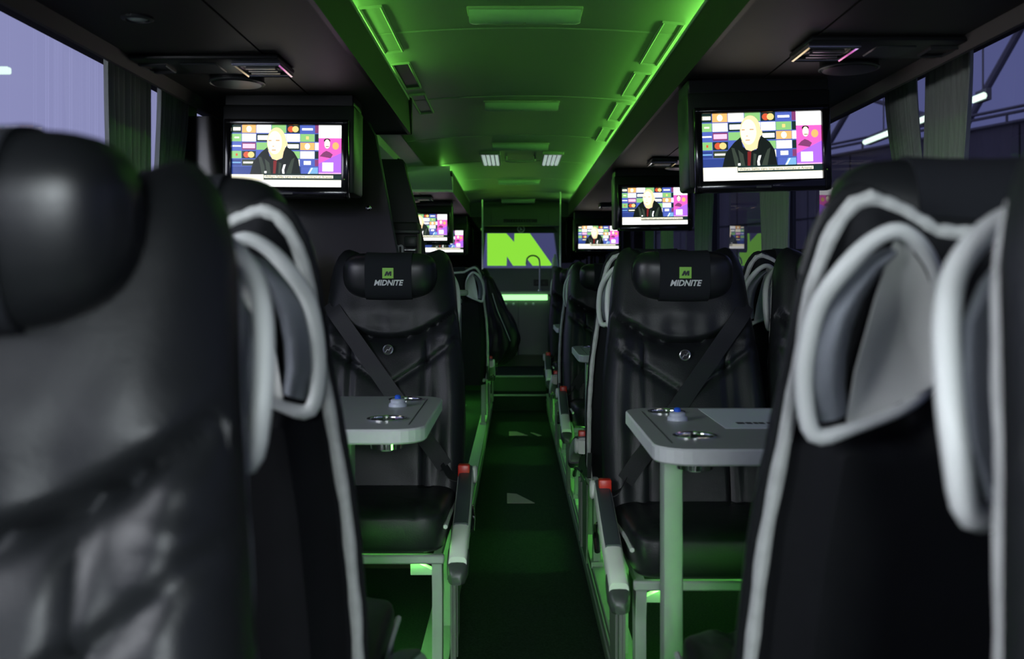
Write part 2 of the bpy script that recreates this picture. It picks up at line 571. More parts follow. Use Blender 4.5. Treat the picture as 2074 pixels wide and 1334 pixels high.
# ---- overhead consoles
def console(name, x_in, sg, y0, y1):
    """sg = +1 for the right side (console lies towards +x of its fascia)"""
    xw = XR if sg > 0 else XL
    xp = x_in + sg * 0.60
    seam = x_in + sg * 0.24
    zb = CH + 0.60
    b = MB()
    b.prism([(x_in + sg * 0.012, zb), (seam, zb), (seam, zb + 0.006), (seam + sg * 0.004, zb + 0.006), (seam + sg * 0.004, zb - 0.002), (xp, zb - 0.002), (xp + sg * 0.01, CH + 0.70), (x_in + sg * 0.012, CH + 0.70)], 'y', y0, y1)
    o = struct(name, b.data('console_body', 'console_suede', False))
    f = MB()
    f.prism([(x_in, zb - 0.006), (x_in + sg * 0.012, zb - 0.006), (x_in + sg * 0.02, CH + 0.735), (x_in + sg * 0.008, CH + 0.735)], 'y', y0, y1)
    obj('fascia', f.data('fascia', 'fascia', False), o)
    r = MB()
    r.box(min(x_in + sg * 0.004, x_in + sg * 0.028), max(x_in + sg * 0.004, x_in + sg * 0.028), y0, y1, CH + 0.733, CH + 0.745, 0.004, 2)
    obj('rim', r.data('rim', 'rim_green'), o)
    p = MB()
    p.prism([(xp, zb + 0.004), (xp + sg * 0.012, zb + 0.004), (xp + sg * 0.03, CH + 0.566), (xp + sg * 0.018, CH + 0.566)], 'y', y0, y1)
    p.box(min(xp, xw), max(xp, xw), y0, y1, zb + 0.05, zb + 0.06)
    obj('pelmet', p.data('pelmet', 'pelmet', False), o)
    return o
console('overhead_console_left', FL, -1, YF, 4.06)
console('overhead_console_left_rear', FL, -1, 6.8, 9.43)
console('overhead_console_right', FR, 1, YF, 9.43)

# raised ceiling over the side stairwell on the left, with its curved end cap
sw = MB()
rows = []
for y in (4.06, 5.2, 6.1, 6.8):
    k = sstep(5.0, 6.8, y)
    rows.append([(-0.60 - 0.60 * t, y, CH + 0.75 - (0.09 + 0.05 * k) * t ** 1.5) for t in [i / 8 for i in range(9)]])
sw.grid(rows)
sw.grid([[(p[0], p[1], p[2] + 0.01) for p in r] for r in rows])
struct('ceiling_stairwell', sw.data('stairwell_ceiling', 'ceiling_vinyl'))
ec = MB()
rows = []
for i in range(9):
    t = i / 8
    rows.append([(-0.43 - 0.77 * u, 6.78 - 0.30 * math.sin(t * PI / 2) * (1 - 0.3 * u) + 0.0, CH + 0.597 + 0.145 * t) for u in [j / 10 for j in range(11)]])
ec.grid(rows)
ec.box(-1.2, -0.43, 6.74, 6.80, CH + 0.596, CH + 0.70)
struct('trim_3', ec.data('console_end', 'panel_plastic'))
struct('trim_4', MB().box(-1.05, -0.425, 4.05, 4.075, CH + 0.594, CH + 0.745, 0.004, 1).data('end_plate', 'fascia'))

# cove lamps: green LED strips lying on top of the consoles, shining at the ceiling
def led(name, label, x0, x1, y0, y1, z0, z1, m, group):
    t = thing(name, label, 'led strip', ((x0 + x1) / 2, (y0 + y1) / 2, z0), 0, group)
    hx, hy = (x1 - x0) / 2, (y1 - y0) / 2
    H = z1 - z0
    if m == 'led_floor':                                  # hung under the seat frames, shining down
        obj('channel', MB().box(-hx, hx, -hy, hy, H - 0.006, H).data('channel', 'dark_grey', False), t)
        obj('diffuser', MB().box(-hx, hx, -hy, hy, H - 0.010, H - 0.006).data('diffuser', m, False), t)
    else:                                                 # upright in the cove, shining across the ceiling
        inn = -1 if x0 > 0 else 1
        obj('channel', MB().box(-hx, hx, -hy, hy, 0, H).data('channel', 'frame_metal', False), t)
        obj('diffuser', MB().box(min(inn * hx, inn * (hx + 0.006)), max(inn * hx, inn * (hx + 0.006)), -hy, hy, 0.003, H - 0.003).data('diffuser', m, False), t)
    return t
led('cove_led_strip', 'green LED strip in the ceiling cove above the front left overhead console', -0.555, -0.545, 1.9, 4.0, CH + 0.776, CH + 0.806, 'led_cove', 'green cove strips')
led('cove_led_strip', 'green LED strip in the ceiling cove above the rear left console', -0.555, -0.545, 7.3, 9.4, CH + 0.776, CH + 0.806, 'led_cove', 'green cove strips')
led('cove_led_strip', 'green LED strip in the ceiling cove above the right overhead console', 0.615, 0.625, 1.9, 9.4, CH + 0.776, CH + 0.806, 'led_cove', 'green cove strips')

# framed cove slots along the ceiling edges
def cove_slot(x, y, ln, sg, label, dark=False):
    t = thing('cove_slot', label, 'vent', (x, y, CH + 0.840), 0, 'slots along the ceiling edges')
    f = MB()
    w = 0.035
    pts = [(-w, -ln / 2), (w, -ln / 2), (w, ln / 2), (-w, ln / 2)]
    def P(a, b):
        return (a * 0.95, b, -a * sg * 0.09)
    f.tube([P(*p) for p in pts], 0.005, 6, closed=True)
    obj('frame', f.data('slot_frame', 'ceiling_seam'), t)
    q = MB().grid([[(P(-w, -ln / 2)[0], -ln / 2, P(-w, 0)[2] + 0.004), (P(w, 0)[0], -ln / 2, P(w, 0)[2] + 0.004)], [(P(-w, 0)[0], ln / 2, P(-w, 0)[2] + 0.004), (P(w, 0)[0], ln / 2, P(w, 0)[2] + 0.004)]])
    q.grid([[(P(-w, -ln / 2)[0], -ln / 2, P(-w, 0)[2] + 0.010), (P(w, 0)[0], -ln / 2, P(w, 0)[2] + 0.010)], [(P(-w, 0)[0], ln / 2, P(-w, 0)[2] + 0.010), (P(w, 0)[0], ln / 2, P(w, 0)[2] + 0.010)]])
    obj('backplate', q.data('slot_back', 'black_plastic' if dark else 'ceiling_vinyl', False), t)
for k, (y, ln) in enumerate(((3.55, 0.62), (4.28, 0.5), (4.98, 0.5), (5.75, 0.5))):
    cove_slot(0.52, y, ln, 1, ['pale framed slot on the right ceiling edge, nearest of four', 'pale framed slot on the right ceiling edge, second of four', 'pale framed slot on the right ceiling edge, third of four', 'pale framed slot on the right ceiling edge, farthest of four'][k])
for k, (y, ln) in enumerate(((3.35, 0.6), (4.1, 0.5), (4.75, 0.5))):
    cove_slot(-0.45, y, ln, -1, ['pale framed slot on the left ceiling edge, nearest of three', 'framed slot with a dark opening on the left ceiling edge', 'pale framed slot on the left ceiling edge, farthest of three'][k], k == 1)

# ceiling lamps (switched off, lit only by the coves)
for k, y in enumerate((3.17, 4.82, 6.30, 8.60)):
    t = thing('ceiling_lamp', ['long clear ceiling lamp nearest the camera, at the top edge', 'second clear ceiling lamp from the front', 'third clear ceiling lamp, just before the white air grilles', 'clear ceiling lamp just behind the white air grilles'][k], 'ceiling lamp', (0.03, y, CH + 0.865), 0, 'ceiling lamps')
    b = MB().box(-0.185, 0.185, -0.05, 0.05, -0.012, 0.0, 0.005, 2)
    obj('base', b.data('lamp_base', 'ceiling_seam'), t)
    l = MB()
    rows = []
    for i in range(13):
        a = PI * i / 12
        rows.append([(-0.178, -0.044 * math.cos(a), -0.012 - 0.03 * math.sin(a)), (-0.168, -0.046 * math.cos(a), -0.012 - 0.034 * math.sin(a)), (0.168, -0.046 * math.cos(a), -0.012 - 0.034 * math.sin(a)), (0.178, -0.044 * math.cos(a), -0.012 - 0.03 * math.sin(a))])
    l.grid(rows)
    for e in (0, 3):
        l.add([r[e] for r in rows], [tuple(range(13))])
    obj('lens', l.data('lens', 'lamp_lens'), t)
    obj('screw', MB().lathe([(0.004, 0), (0.004, -0.003), (0.002, -0.004)], (0.0, -0.012, -0.045), n=8).data('screw', 'chrome'), t)
t = thing('ceiling_lamp', 'dim ceiling lamp over the rear galley, beyond the partition', 'ceiling lamp', (0.03, 10.6, CH + 0.86), 0, 'ceiling lamps')
obj('base', bpy.data.meshes['lamp_base'], t)
obj('lens', bpy.data.meshes['lens'], t)

# two white grilles with glowing slats, and the bar between them
for k, x in enumerate((-0.175, 0.255)):
    t = thing('air_grille', ['white slatted ceiling grille on the left of the green ceiling', 'white slatted ceiling grille on the right of the green ceiling'][k], 'grille', (x, 7.0, CH + 0.862), 0, 'ceiling air grilles')
    f = MB()
    f.box(-0.072, 0.072, -0.34, -0.31, -0.022, 0.0, 0.003, 1)
    f.box(-0.072, 0.072, 0.31, 0.34, -0.022, 0.0, 0.003, 1)
    f.box(-0.072, -0.06, -0.31, 0.31, -0.022, 0.0)
    f.box(0.06, 0.072, -0.31, 0.31, -0.022, 0.0)
    obj('frame', f.data('grille_frame', 'ceiling_seam'), t)
    for i in range(4):
        xx = -0.045 + 0.03 * i
        obj('slat', MB().box(xx - 0.010, xx + 0.010, -0.31, 0.31, -0.024, -0.006, 0.004, 1).data('slat', 'grille_glow'), t)  # slats glow themselves, taken for dim lit lamps
    obj('backing', MB().box(-0.066, 0.066, -0.32, 0.32, -0.004, -0.001).data('backing', 'black_plastic', False), t)
t = tag(obj('ceiling_grab_bar', MB().tube(smooth_open([(-0.1, 0, 0), (-0.1, 0, -0.018), (-0.085, 0, -0.032), (0.085, 0, -0.032), (0.1, 0, -0.018), (0.1, 0, 0)]), 0.009, 8).data('grab_bar', 'ceiling_seam'), None, (0.035, 6.95, CH + 0.862)), 'short pale grab bar on the ceiling between the white grilles', 'grab bar')

# ------------------------------------------------------------------ seats
SLOPE = 0.25
def WID(h):
    return interp(h, [(0.33, 0.225), (0.40, 0.236), (0.62, 0.237), (0.77, 0.230), (0.855, 0.220), (0.965, 0.206), (1.06, 0.197), (1.15, 0.192)])
HTOP = [(0, 1.108), (0.38, 1.113), (0.6, 1.136), (0.75, 1.146), (0.84, 1.140), (0.91, 1.122), (0.96, 1.098), (1.0, 1.055)]
def HT(u):
    return interp(abs(u), HTOP)
def yrim(h):
    return SLOPE * (h - 0.45) + 0.045
def us(n):                                   # denser towards both edges
    return [math.sin(PI / 2 * (-1 + 2 * i / n)) * 0.45 + (-1 + 2 * i / n) * 0.55 for i in range(n + 1)]
def seg_dist(x, h, a, b):
    ax, ah = a
    bx, bh = b
    t = max(0, min(1, ((x - ax) * (bx - ax) + (h - ah) * (bh - ah)) / ((bx - ax) ** 2 + (bh - ah) ** 2)))
    return math.hypot(x - ax - t * (bx - ax), h - ah - t * (bh - ah))
def backrest_mesh():
    U, NV = us(56), 84
    rows_f, rows_b = [], []
    for iv in range(NV + 1):
        v = iv / NV
        rf, rb = [], []
        for u in U:
            hb = 0.37
            h = hb + v * (HT(u) + 0.012 - hb)
            x = u * WID(h) * 1.028
            ax = abs(x)
            ed = max(0.0, 1 - abs(u) ** 7) ** 0.5
            et = max(0.0, 1 - v ** 22) ** 0.5
            eb = sstep(0.0, 0.05, v) * 0.4 + 0.6
            T = 0.062
            T += 0.020 * sstep(0.62, 0.86, abs(u)) * sstep(1.02, 0.85, h)          # side bolsters
            T += 0.014 * math.exp(-((h - 0.62) / 0.16) ** 2) * (1 - sstep(0.5, 0.7, abs(u)))  # lumbar
            T += 0.012 * sstep(0.90, 0.97, h) * (1 - abs(u) ** 2)
            hs = 0.868 + 0.085 * (ax / 0.2) ** 2                                     # curved upper seam
            g = 0.020 * math.exp(-((h - hs) / 0.010) ** 2)
            g += 0.010 * sstep(0.02, 0.0, h - hs) * sstep(-0.05, 0.0, h - hs)
            if h < hs:
                g += 0.011 * math.exp(-((ax - 0.118) / 0.0075) ** 2) * sstep(hs + 0.0, hs - 0.02, h)
            dv = seg_dist(ax, h, (0.0, 0.722), (0.118, 0.80))
            g += 0.012 * math.exp(-(dv / 0.008) ** 2)
            dd = seg_dist(ax, h, (0.118, 0.795), (0.235, 0.888))
            g += 0.013 * math.exp(-(dd / 0.008) ** 2)
            # gathered folds near the seams
            fold = math.sin(h * 190 + 4 * u) * 0.0030 * sstep(0.55, 0.95, abs(u)) * math.exp(-((h - 0.89) / 0.06) ** 2)
            fold += math.sin(x * 95 + math.sin(h * 22) * 1.5) * 0.0015 * math.exp(-((h - hs - 0.04) / 0.05) ** 2)
            fold += math.sin(x * 40 + h * 34) * 0.0011
            y = yrim(h) - (T - g + fold) * ed * et * eb
            rf.append((x, y, h))
            rb.append((x * 0.985, yrim(h) + 0.004, h - 0.002))
        rows_f.append(rf)
        rows_b.append(rb)
    ring = [f + b[::-1] for f, b in zip(rows_f, rows_b)]
    m = MB()
    m.grid(ring, closed_u=True)
    n = len(U)
    m.grid([rows_f[-1], rows_b[-1]])
    m.grid([rows_f[0], rows_b[0]])
    return m.data('backrest', 'leather', True, 60)
# grab loops on the back corners: outline (|x|, h)
LOOP = [(0.199, 0.906), (0.209, 0.95), (0.209, 0.995), (0.203, 1.035), (0.188, 1.066), (0.163, 1.094), (0.138, 1.105), (0.116, 1.092), (0.098, 1.066), (0.086, 1.035), (0.082, 0.99), (0.083, 0.955), (0.115, 0.934), (0.165, 0.913)]
PANEL = [(0.138, 1.094), (0.118, 1.083), (0.101, 1.058), (0.090, 1.025), (0.086, 0.985), (0.087, 0.958), (0.120, 0.938), (0.168, 0.920)]
GRIP_O = [(0.192, 0.918), (0.202, 0.955), (0.202, 0.995), (0.195, 1.03), (0.178, 1.058), (0.158, 1.080), (0.138, 1.090)]
GRIP_I = [(0.165, 0.928), (0.170, 0.955), (0.171, 0.985), (0.168, 1.012), (0.160, 1.040), (0.149, 1.062), (0.135, 1.080)]
def yback(h):
    return SLOPE * (h - 0.45) + 0.132
def shell_mesh():
    U, NV = us(44), 64
    R, B = [], []
    for iv in range(NV + 1):
        v = iv / NV
        ro, fr = [], []
        for u in U:
            hb = 0.30
            h = hb + v * (HT(u) - 0.012 - hb)
            x = u * WID(h) * 0.955
            sl = 1 - sstep(0.80, 1.0, abs(u)) ** 0.8
            tp = 1 - 0.75 * sstep(0.93, 1.0, v) ** 1.5
            d = 0.082 * sl * tp
            # pocket behind each grab loop
            ax = abs(x)
            k = sstep(0.885, 0.92, h) * sstep(1.115, 1.085, h) * sstep(0.070, 0.095, ax)
            d = d * (1 - 0.62 * k)
            ro.append((x, yrim(h) + 0.004 + max(0.002, d), h))
            fr.append((x, yrim(h) - 0.005, h))
        R.append(ro)
        B.append(fr)
    m = MB()
    m.grid([f + b[::-1] for f, b in zip(R, B)], closed_u=True)
    m.grid([R[0], B[0]])
    m.grid([R[-1], B[-1]])
    return m.data('back_shell', 'shell_fabric', True, 50)
def rim_path():
    pts = []
    N = 26
    for i in range(N):
        h = 0.34 + (1.055 - 0.34) * i / N
        pts.append((-WID(h), h))
    for i in range(61):
        u = -1 + 2 * i / 60
        u = math.copysign(abs(u) ** 0.8, u)
        h = HT(u)
        pts.append((u * WID(h), h))
    for i in range(N):
        h = 1.055 - (1.055 - 0.34) * (i + 1) / N
        pts.append((WID(h), h))
    return pts
def piping_mesh():
    m = MB()
    p = [(x * 0.975, yrim(h) + 0.016, h - 0.005) for x, h in rim_path()]
    r = [0.0082 + 0.0008 * math.sin(i * 1.9) for i in range(len(p))]
    m.tube(p, r, 8)
    return m.data('piping', 'piping')
def loop_mesh(s):
    m = MB()
    p = smooth_closed([(s * x, yback(h) + 0.002 - 0.030 * sstep(0.10, 0.075, x) - 0.018 * sstep(0.19, 0.212, x), h) for x, h in LOOP], 4)
    r = []
    for q in p:
        ax = abs(q.x)
        r.append(0.0062 + 0.0030 * sstep(0.15, 0.20, ax) + 0.002 * sstep(1.05, 1.1, q.z))
    m.tube(p, r, 10, closed=True)
    return m.data('grab_handle', 'grey_plastic')
def dish(poly, s, y_off, depth, name, material, bulge=False):
    """a dished plate spanned by an outline given as (|x|, h)"""
    n = len(poly)
    cx = sum(p[0] for p in poly) / n
    ch = sum(p[1] for p in poly) / n
    out = smooth_closed([(p[0], 0, p[1]) for p in poly], 3)
    rows = []
    for k in range(7):
        t = k / 6
        row = []
        for p in out:
            x = p.x + (cx - p.x) * t
            h = p.z + (ch - p.z) * t
            yy = yback(h) + y_off - depth * math.sin(t * PI / 2) ** 0.8
            row.append((s * x, yy, h))
        rows.append(row)
    m = MB()
    m.grid(rows[:-1], closed_u=True)
    m.add(rows[-2], [tuple(range(len(out)))])
    m.grid([[(p[0], p[1] - 0.004, p[2]) for p in rows[0]], rows[0]], closed_u=True)
    return m.data(name, material)
def grip_mesh(s):
    rows = []
    for (xo, ho), (xi, hi) in zip(GRIP_O, GRIP_I):
        row = []
        for j in range(9):
            t = j / 8
            x = xo + (xi - xo) * t
            h = ho + (hi - ho) * t
            row.append((s * x, yback(h) - 0.010 + 0.012 * math.sin(PI * t), h))
        row += [(s * xi, yback(hi) - 0.028, hi), (s * xo, yback(ho) - 0.028, ho)]
        rows.append(row)
    m = MB()
    m.grid(rows, closed_u=True, caps=True)
    return m.data('grip', 'grip_mesh')
# headrest pillow, cross-section superellipse in (y, h); own origin at its centre
PRX, PD, PH = 0.149, 0.056, 0.073
def pil_k(x):
    return max(0.02, (1 - min(1, abs(x) / PRX) ** 4.6)) ** 0.36
def pil_pt(a, k, g=1.0):
    c, s = math.cos(a), math.sin(a)
    return (math.copysign(abs(c) ** 0.72, c) * PD * k * g, math.copysign(abs(s) ** 0.72, s) * PH * k * g)
def pillow_mesh():
    rows = []
    for i in range(33):
        t = -1 + 2 * i / 32
        x = PRX * math.sin(t * PI / 2)
        k = pil_k(x)
        rows.append([(x, pil_pt(2 * PI * j / 32, k)[0], pil_pt(2 * PI * j / 32, k)[1] - 0.010 * (1 - (x / PRX) ** 2)) for j in range(32)])
    return MB().grid(rows, closed_u=True, caps=True).data('headrest', 'leather_smooth')
def cover_mesh():
    rows = []
    for x, g in ((-0.0735, 0.99), (-0.0735, 1.05), (-0.070, 1.045), (-0.03, 1.035), (0.03, 1.035), (0.070, 1.045), (0.0735, 1.05), (0.0735, 0.99)):
        k = pil_k(x)
        rows.append([(x, pil_pt(2 * PI * j / 40, k, g)[0], pil_pt(2 * PI * j / 40, k, g)[1] - 0.010 * (1 - (x / PRX) ** 2)) for j in range(40)])
    return MB().grid(rows, closed_u=True, caps=False).data('headrest_cover', 'cover_fabric')
def wrap_front(v, lift):
    out = []
    for x, h in v:
        g = 1.045
        hh = (h + 0.010 * (1 - (x / PRX) ** 2)) / (PH * pil_k(x) * g)
        hh = max(-0.98, min(0.98, hh))
        y = -PD * pil_k(x) * g * (1 - abs(hh) ** 2.78) ** 0.36
        out.append((x, y - lift, h))
    return out
def rrect(cx, cy, w, h, r, n=5):
    p = []
    for (sx, sy, a0) in ((1, 1, 0), (-1, 1, PI / 2), (-1, -1, PI), (1, -1, 1.5 * PI)):
        for i in range(n + 1):
            a = a0 + PI / 2 * i / n
            p.append((cx + sx * (w / 2 - r) + r * math.cos(a), cy + sy * (h / 2 - r) + r * math.sin(a)))
    return p
def tile_mesh():
    N = 8
    rows = []
    for i in range(N + 1):
        rows.append(wrap_front([(-0.0175 + 0.035 * j / N, -0.010 + 0.033 * i / N) for j in range(N + 1)], 0.0008))
    return MB().grid(rows).data('logo_tile', 'green_print')
M_MARK = [(0, 0), (0.28, 0.62), (0.52, 0.62), (0.56, 0.36), (0.72, 0.62), (1.0, 0.62), (0.98, 0.0), (0.74, 0.0), (0.75, 0.26), (0.6, 0.0), (0.45, 0.0), (0.42, 0.26), (0.28, 0.0)]
def mark_mesh():
    v = [(-0.0115 + x * 0.023, -0.002 + y * 0.023) for x, y in M_MARK]
    return MB().add(wrap_front(v, 0.0016), [tuple(range(len(v)))]).data('logo_mark', 'ink', False)
def letter_mesh():
    v, f = text_verts('MIDNITE', 0.024, 0.28, 0.0007)
    xs = [p[0] for p in v]
    sc_ = 0.093 / (max(xs) - min(xs))
    ys = [p[1] for p in v]
    cy = (max(ys) + min(ys)) / 2
    pts = [(p[0] * sc_, (p[1] - cy) * 0.018 / (max(ys) - min(ys)) - 0.0235) for p in v]
    return MB().add(wrap_front(pts, 0.0009), f).data('lettering', 'white_print', False)
def cushion_mesh():
    def fn(p):
        x, y, z = p
        t = (y + 0.49) / 0.54
        z = z - 0.035 * sstep(0.1, 1.0, t)
        if z > 0.40:
            z += 0.0028 * math.sin(x * 105 + y * 18) * math.exp(-((y + 0.44) / 0.05) ** 2)
            z -= 0.008 * math.exp(-((abs(x) - 0.135) / 0.008) ** 2)
            z -= 0.008 * math.exp(-((y + 0.30) / 0.008) ** 2)
        return (x, y, z)
    return MB().sup((0, -0.22, 0.405), (0.218, 0.275, 0.062), 0.32, 0.22, 88, 22, fn).data('seat_cushion', 'leather', True, 60)
def cushion_piping_mesh(sx):
    m = MB()
    if True:
        p = []
        for i in range(12):
            y = -0.47 + 0.46 * i / 11
            p.append((sx * 0.2185, y, 0.418 - 0.035 * sstep(0.1, 1, (y + 0.49) / 0.54)))
        m.tube(p, 0.006, 6)
    return m.data('seat_piping', 'piping')
def frame_mesh():
    m = MB()
    m.box(-0.215, 0.215, -0.475, -0.452, 0.322, 0.345, 0.004, 1)
    m.box(-0.215, 0.215, 0.03, 0.055, 0.322, 0.345, 0.004, 1)
    for x in (-0.205, 0.185):
        m.box(x, x + 0.02, -0.46, 0.04, 0.318, 0.340)
    return m.data('seat_frame', 'frame_metal')
def leg_mesh():
    m = MB()
    m.prism([(-0.46, 0.32), (-0.40, 0.32), (-0.385, 0.27), (-0.40, 0.0), (-0.45, 0.0), (-0.445, 0.24)], 'x', -0.013, 0.013)
    m.prism([(-0.10, 0.32), (0.02, 0.32), (0.0, 0.24), (-0.02, 0.0), (-0.07, 0.0), (-0.075, 0.24)], 'x', -0.013, 0.013)
    m.prism([(-0.46, 0.0), (0.0, 0.0), (0.0, 0.022), (-0.46, 0.022)], 'x', -0.022, 0.022)
    return m.data('leg', 'frame_metal', True, 30)
def bracket_mesh():
    return MB().prism([(-0.03, 0.0), (0.03, 0.0), (0.03, 0.012), (-0.02, 0.035), (-0.03, 0.035)], 'y', -0.012, 0.012).data('leg_bracket', 'frame_metal', False)
def arm_paths(s):
    return [(s * 0.247, 0.02, 0.452), (s * 0.250, -0.10, 0.436), (s * 0.252, -0.24, 0.404), (s * 0.252, -0.36, 0.368), (s * 0.251, -0.44, 0.336), (s * 0.250, -0.475, 0.312)]
def loft_box(path, w, h, name, material, taper=None):
    rows = []
    for i, p in enumerate(path):
        k = taper[i] if taper else 1
        row = []
        for a in range(16):
            c, s_ = math.cos(2 * PI * a / 16), math.sin(2 * PI * a / 16)
            row.append((p[0] + math.copysign(abs(c) ** 0.5, c) * w / 2 * k, p[1], p[2] + math.copysign(abs(s_) ** 0.5, s_) * h / 2 * k))
        rows.append(row)
    return MB().grid(rows, closed_u=True, caps=True).data(name, material)
def arm_mesh(s):
    return loft_box(smooth_open(arm_paths(s), 4), 0.048, 0.060, 'armrest', 'panel_plastic')
def arm_pad_mesh(s):
    p = [(x, y, h + 0.026) for x, y, h in smooth_open(arm_paths(s)[:4], 4)]
    return loft_box(p, 0.040, 0.016, 'armrest_pad', 'arm_pad')
def arm_tip_mesh(s):
    p = [(s * 0.250, -0.43, 0.330), (s * 0.250, -0.465, 0.310), (s * 0.249, -0.49, 0.294), (s * 0.249, -0.500, 0.286)]
    return loft_box(p, 0.060, 0.056, 'armrest_tip', 'dark_grey', [0.95, 0.95, 0.75, 0.4])
def valance_mesh(s):
    m = MB()
    m.prism([(-0.45, 0.275), (0.05, 0.34), (0.10, 0.44), (0.02, 0.43), (-0.40, 0.33)], 'x', s * 0.222, s * 0.236)
    return m.data('side_valance', 'dark_grey', False)
def skirt_mesh(s):
    m = MB()
    m.prism([(-0.385, 0.0), (-0.06, 0.0), (-0.03, 0.30), (-0.40, 0.268)], 'x', s * 0.226, s * 0.232)
    for k in range(2):
        m.prism([(-0.375 + 0.09 * k, 0.01), (-0.345 + 0.09 * k, 0.01), (-0.355 + 0.09 * k, 0.262), (-0.385 + 0.09 * k, 0.260)], 'x', s * 0.232, s * 0.240)
    return m.data('side_skirt', 'riser', False)
def belt_front_y(x, h):
    u = x / WID(h)
    T = 0.062 + 0.02 * sstep(0.62, 0.86, abs(u)) * sstep(1.02, 0.85, h) + 0.014 * math.exp(-((h - 0.62) / 0.16) ** 2) * (1 - sstep(0.5, 0.7, abs(u)))
    return yrim(h) - T * max(0, 1 - abs(u) ** 7) ** 0.5 - 0.006
def belt_mesh(s):
    # from the shoulder on the far side down to the buckle on the aisle side (s = aisle side)
    a, b = (-s * 0.196, 0.985), (s * 0.185, 0.49)
    pts = []
    d = Vector((b[0] - a[0], 0, b[1] - a[1])).normalized()
    wdir = Vector((-d.z, 0, d.x))
    for i in range(23):
        t = i / 22
        x = a[0] + (b[0] - a[0]) * t
        h = a[1] + (b[1] - a[1]) * t
        pts.append((x, belt_front_y(x, h) - 0.002, h))
    m = MB()
    m.ribbon(pts, wdir, 0.050, (0, 1, 0), 0.0028)
    # short stalk to the buckle, and the lap part lying over the cushion
    m.ribbon(smooth_open([(s * 0.18, belt_front_y(s * 0.18, 0.5) - 0.004, 0.50), (s * 0.205, -0.045, 0.465), (s * 0.238, -0.03, 0.452)], 4), (0.3, 0.9, 0.2), 0.042, (0, 0.2, 1), 0.003)
    return m.data('seat_belt', 'belt')
def buckle_mesh(s):
    return MB().box(s * 0.244 - 0.018, s * 0.244 + 0.018, -0.055, -0.022, 0.455, 0.500, 0.005, 2).data('buckle', 'belt_red')
def emblem_mesh():
    m = MB()
    hc = 0.838
    y = yrim(hc) - 0.070
    c = [(0.0145 * math.cos(2 * PI * i / 20), y, hc + 0.0145 * math.sin(2 * PI * i / 20)) for i in range(20)]
    m.tube(c, 0.0026, 6, closed=True)
    m.tube([(-0.009, y, hc - 0.008), (-0.002, y, hc + 0.001), (0.003, y, hc - 0.001), (0.009, y, hc + 0.008)], 0.0022, 6)
    m.lathe([(0.013, 0.0025), (0.013, 0.006)], (0, y, hc), 'y', 16, mi=1)
    return m.data('emblem', ['steel', 'black_plastic'])
def hub_mesh(s):
    return MB().lathe([(0.001, s * 0.0), (0.026, s * 0.0), (0.028, s * 0.008), (0.022, s * 0.013), (0.001, s * 0.014)], (s * 0.268, 0.035, 0.455), 'x', 20).data('pivot_cover', 'panel_plastic')
def lever_mesh(s):
    m = MB()
    m.tube(smooth_open([(s * 0.255, 0.02, 0.36), (s * 0.268, -0.02, 0.365), (s * 0.272, -0.07, 0.35), (s * 0.272, -0.12, 0.318)]), [0.006] * 10 + [0.008] * 6, 8)
    return m.data('recline_lever', 'chrome')
ME = {}
ME['backrest'] = backrest_mesh()
ME['shell'] = shell_mesh()
ME['piping'] = piping_mesh()
for s in (-1, 1):
    ME['loop', s] = loop_mesh(s)
    ME['grip', s] = grip_mesh(s)
    ME['panel', s] = dish(PANEL, s, -0.004, 0.020, 'recess_panel', 'panel_plastic')
    ME['arm', s] = arm_mesh(s)
    ME['arm_pad', s] = arm_pad_mesh(s)
    ME['arm_tip', s] = arm_tip_mesh(s)
    ME['valance', s] = valance_mesh(s)
    ME['belt', s] = belt_mesh(s)
    ME['hub', s] = hub_mesh(s)
    ME['skirt', s] = skirt_mesh(s)
    ME['lever', s] = lever_mesh(s)
    ME['buckle', s] = buckle_mesh(s)
ME['pillow'] = pillow_mesh()
ME['cover'] = cover_mesh()
ME['tile'] = tile_mesh()
ME['mark'] = mark_mesh()
ME['letters'] = letter_mesh()
ME['cushion'] = cushion_mesh()
ME['cpiping', -1] = cushion_piping_mesh(-1)
ME['cpiping', 1] = cushion_piping_mesh(1)
ME['frame'] = frame_mesh()
ME['leg'] = leg_mesh()
ME['led'] = MB().box(-0.17, 0.17, -0.448, -0.434, 0.326, 0.334).data('underseat_led', 'led_seat', False)
ME['bracket'] = bracket_mesh()
ME['emblem'] = emblem_mesh()

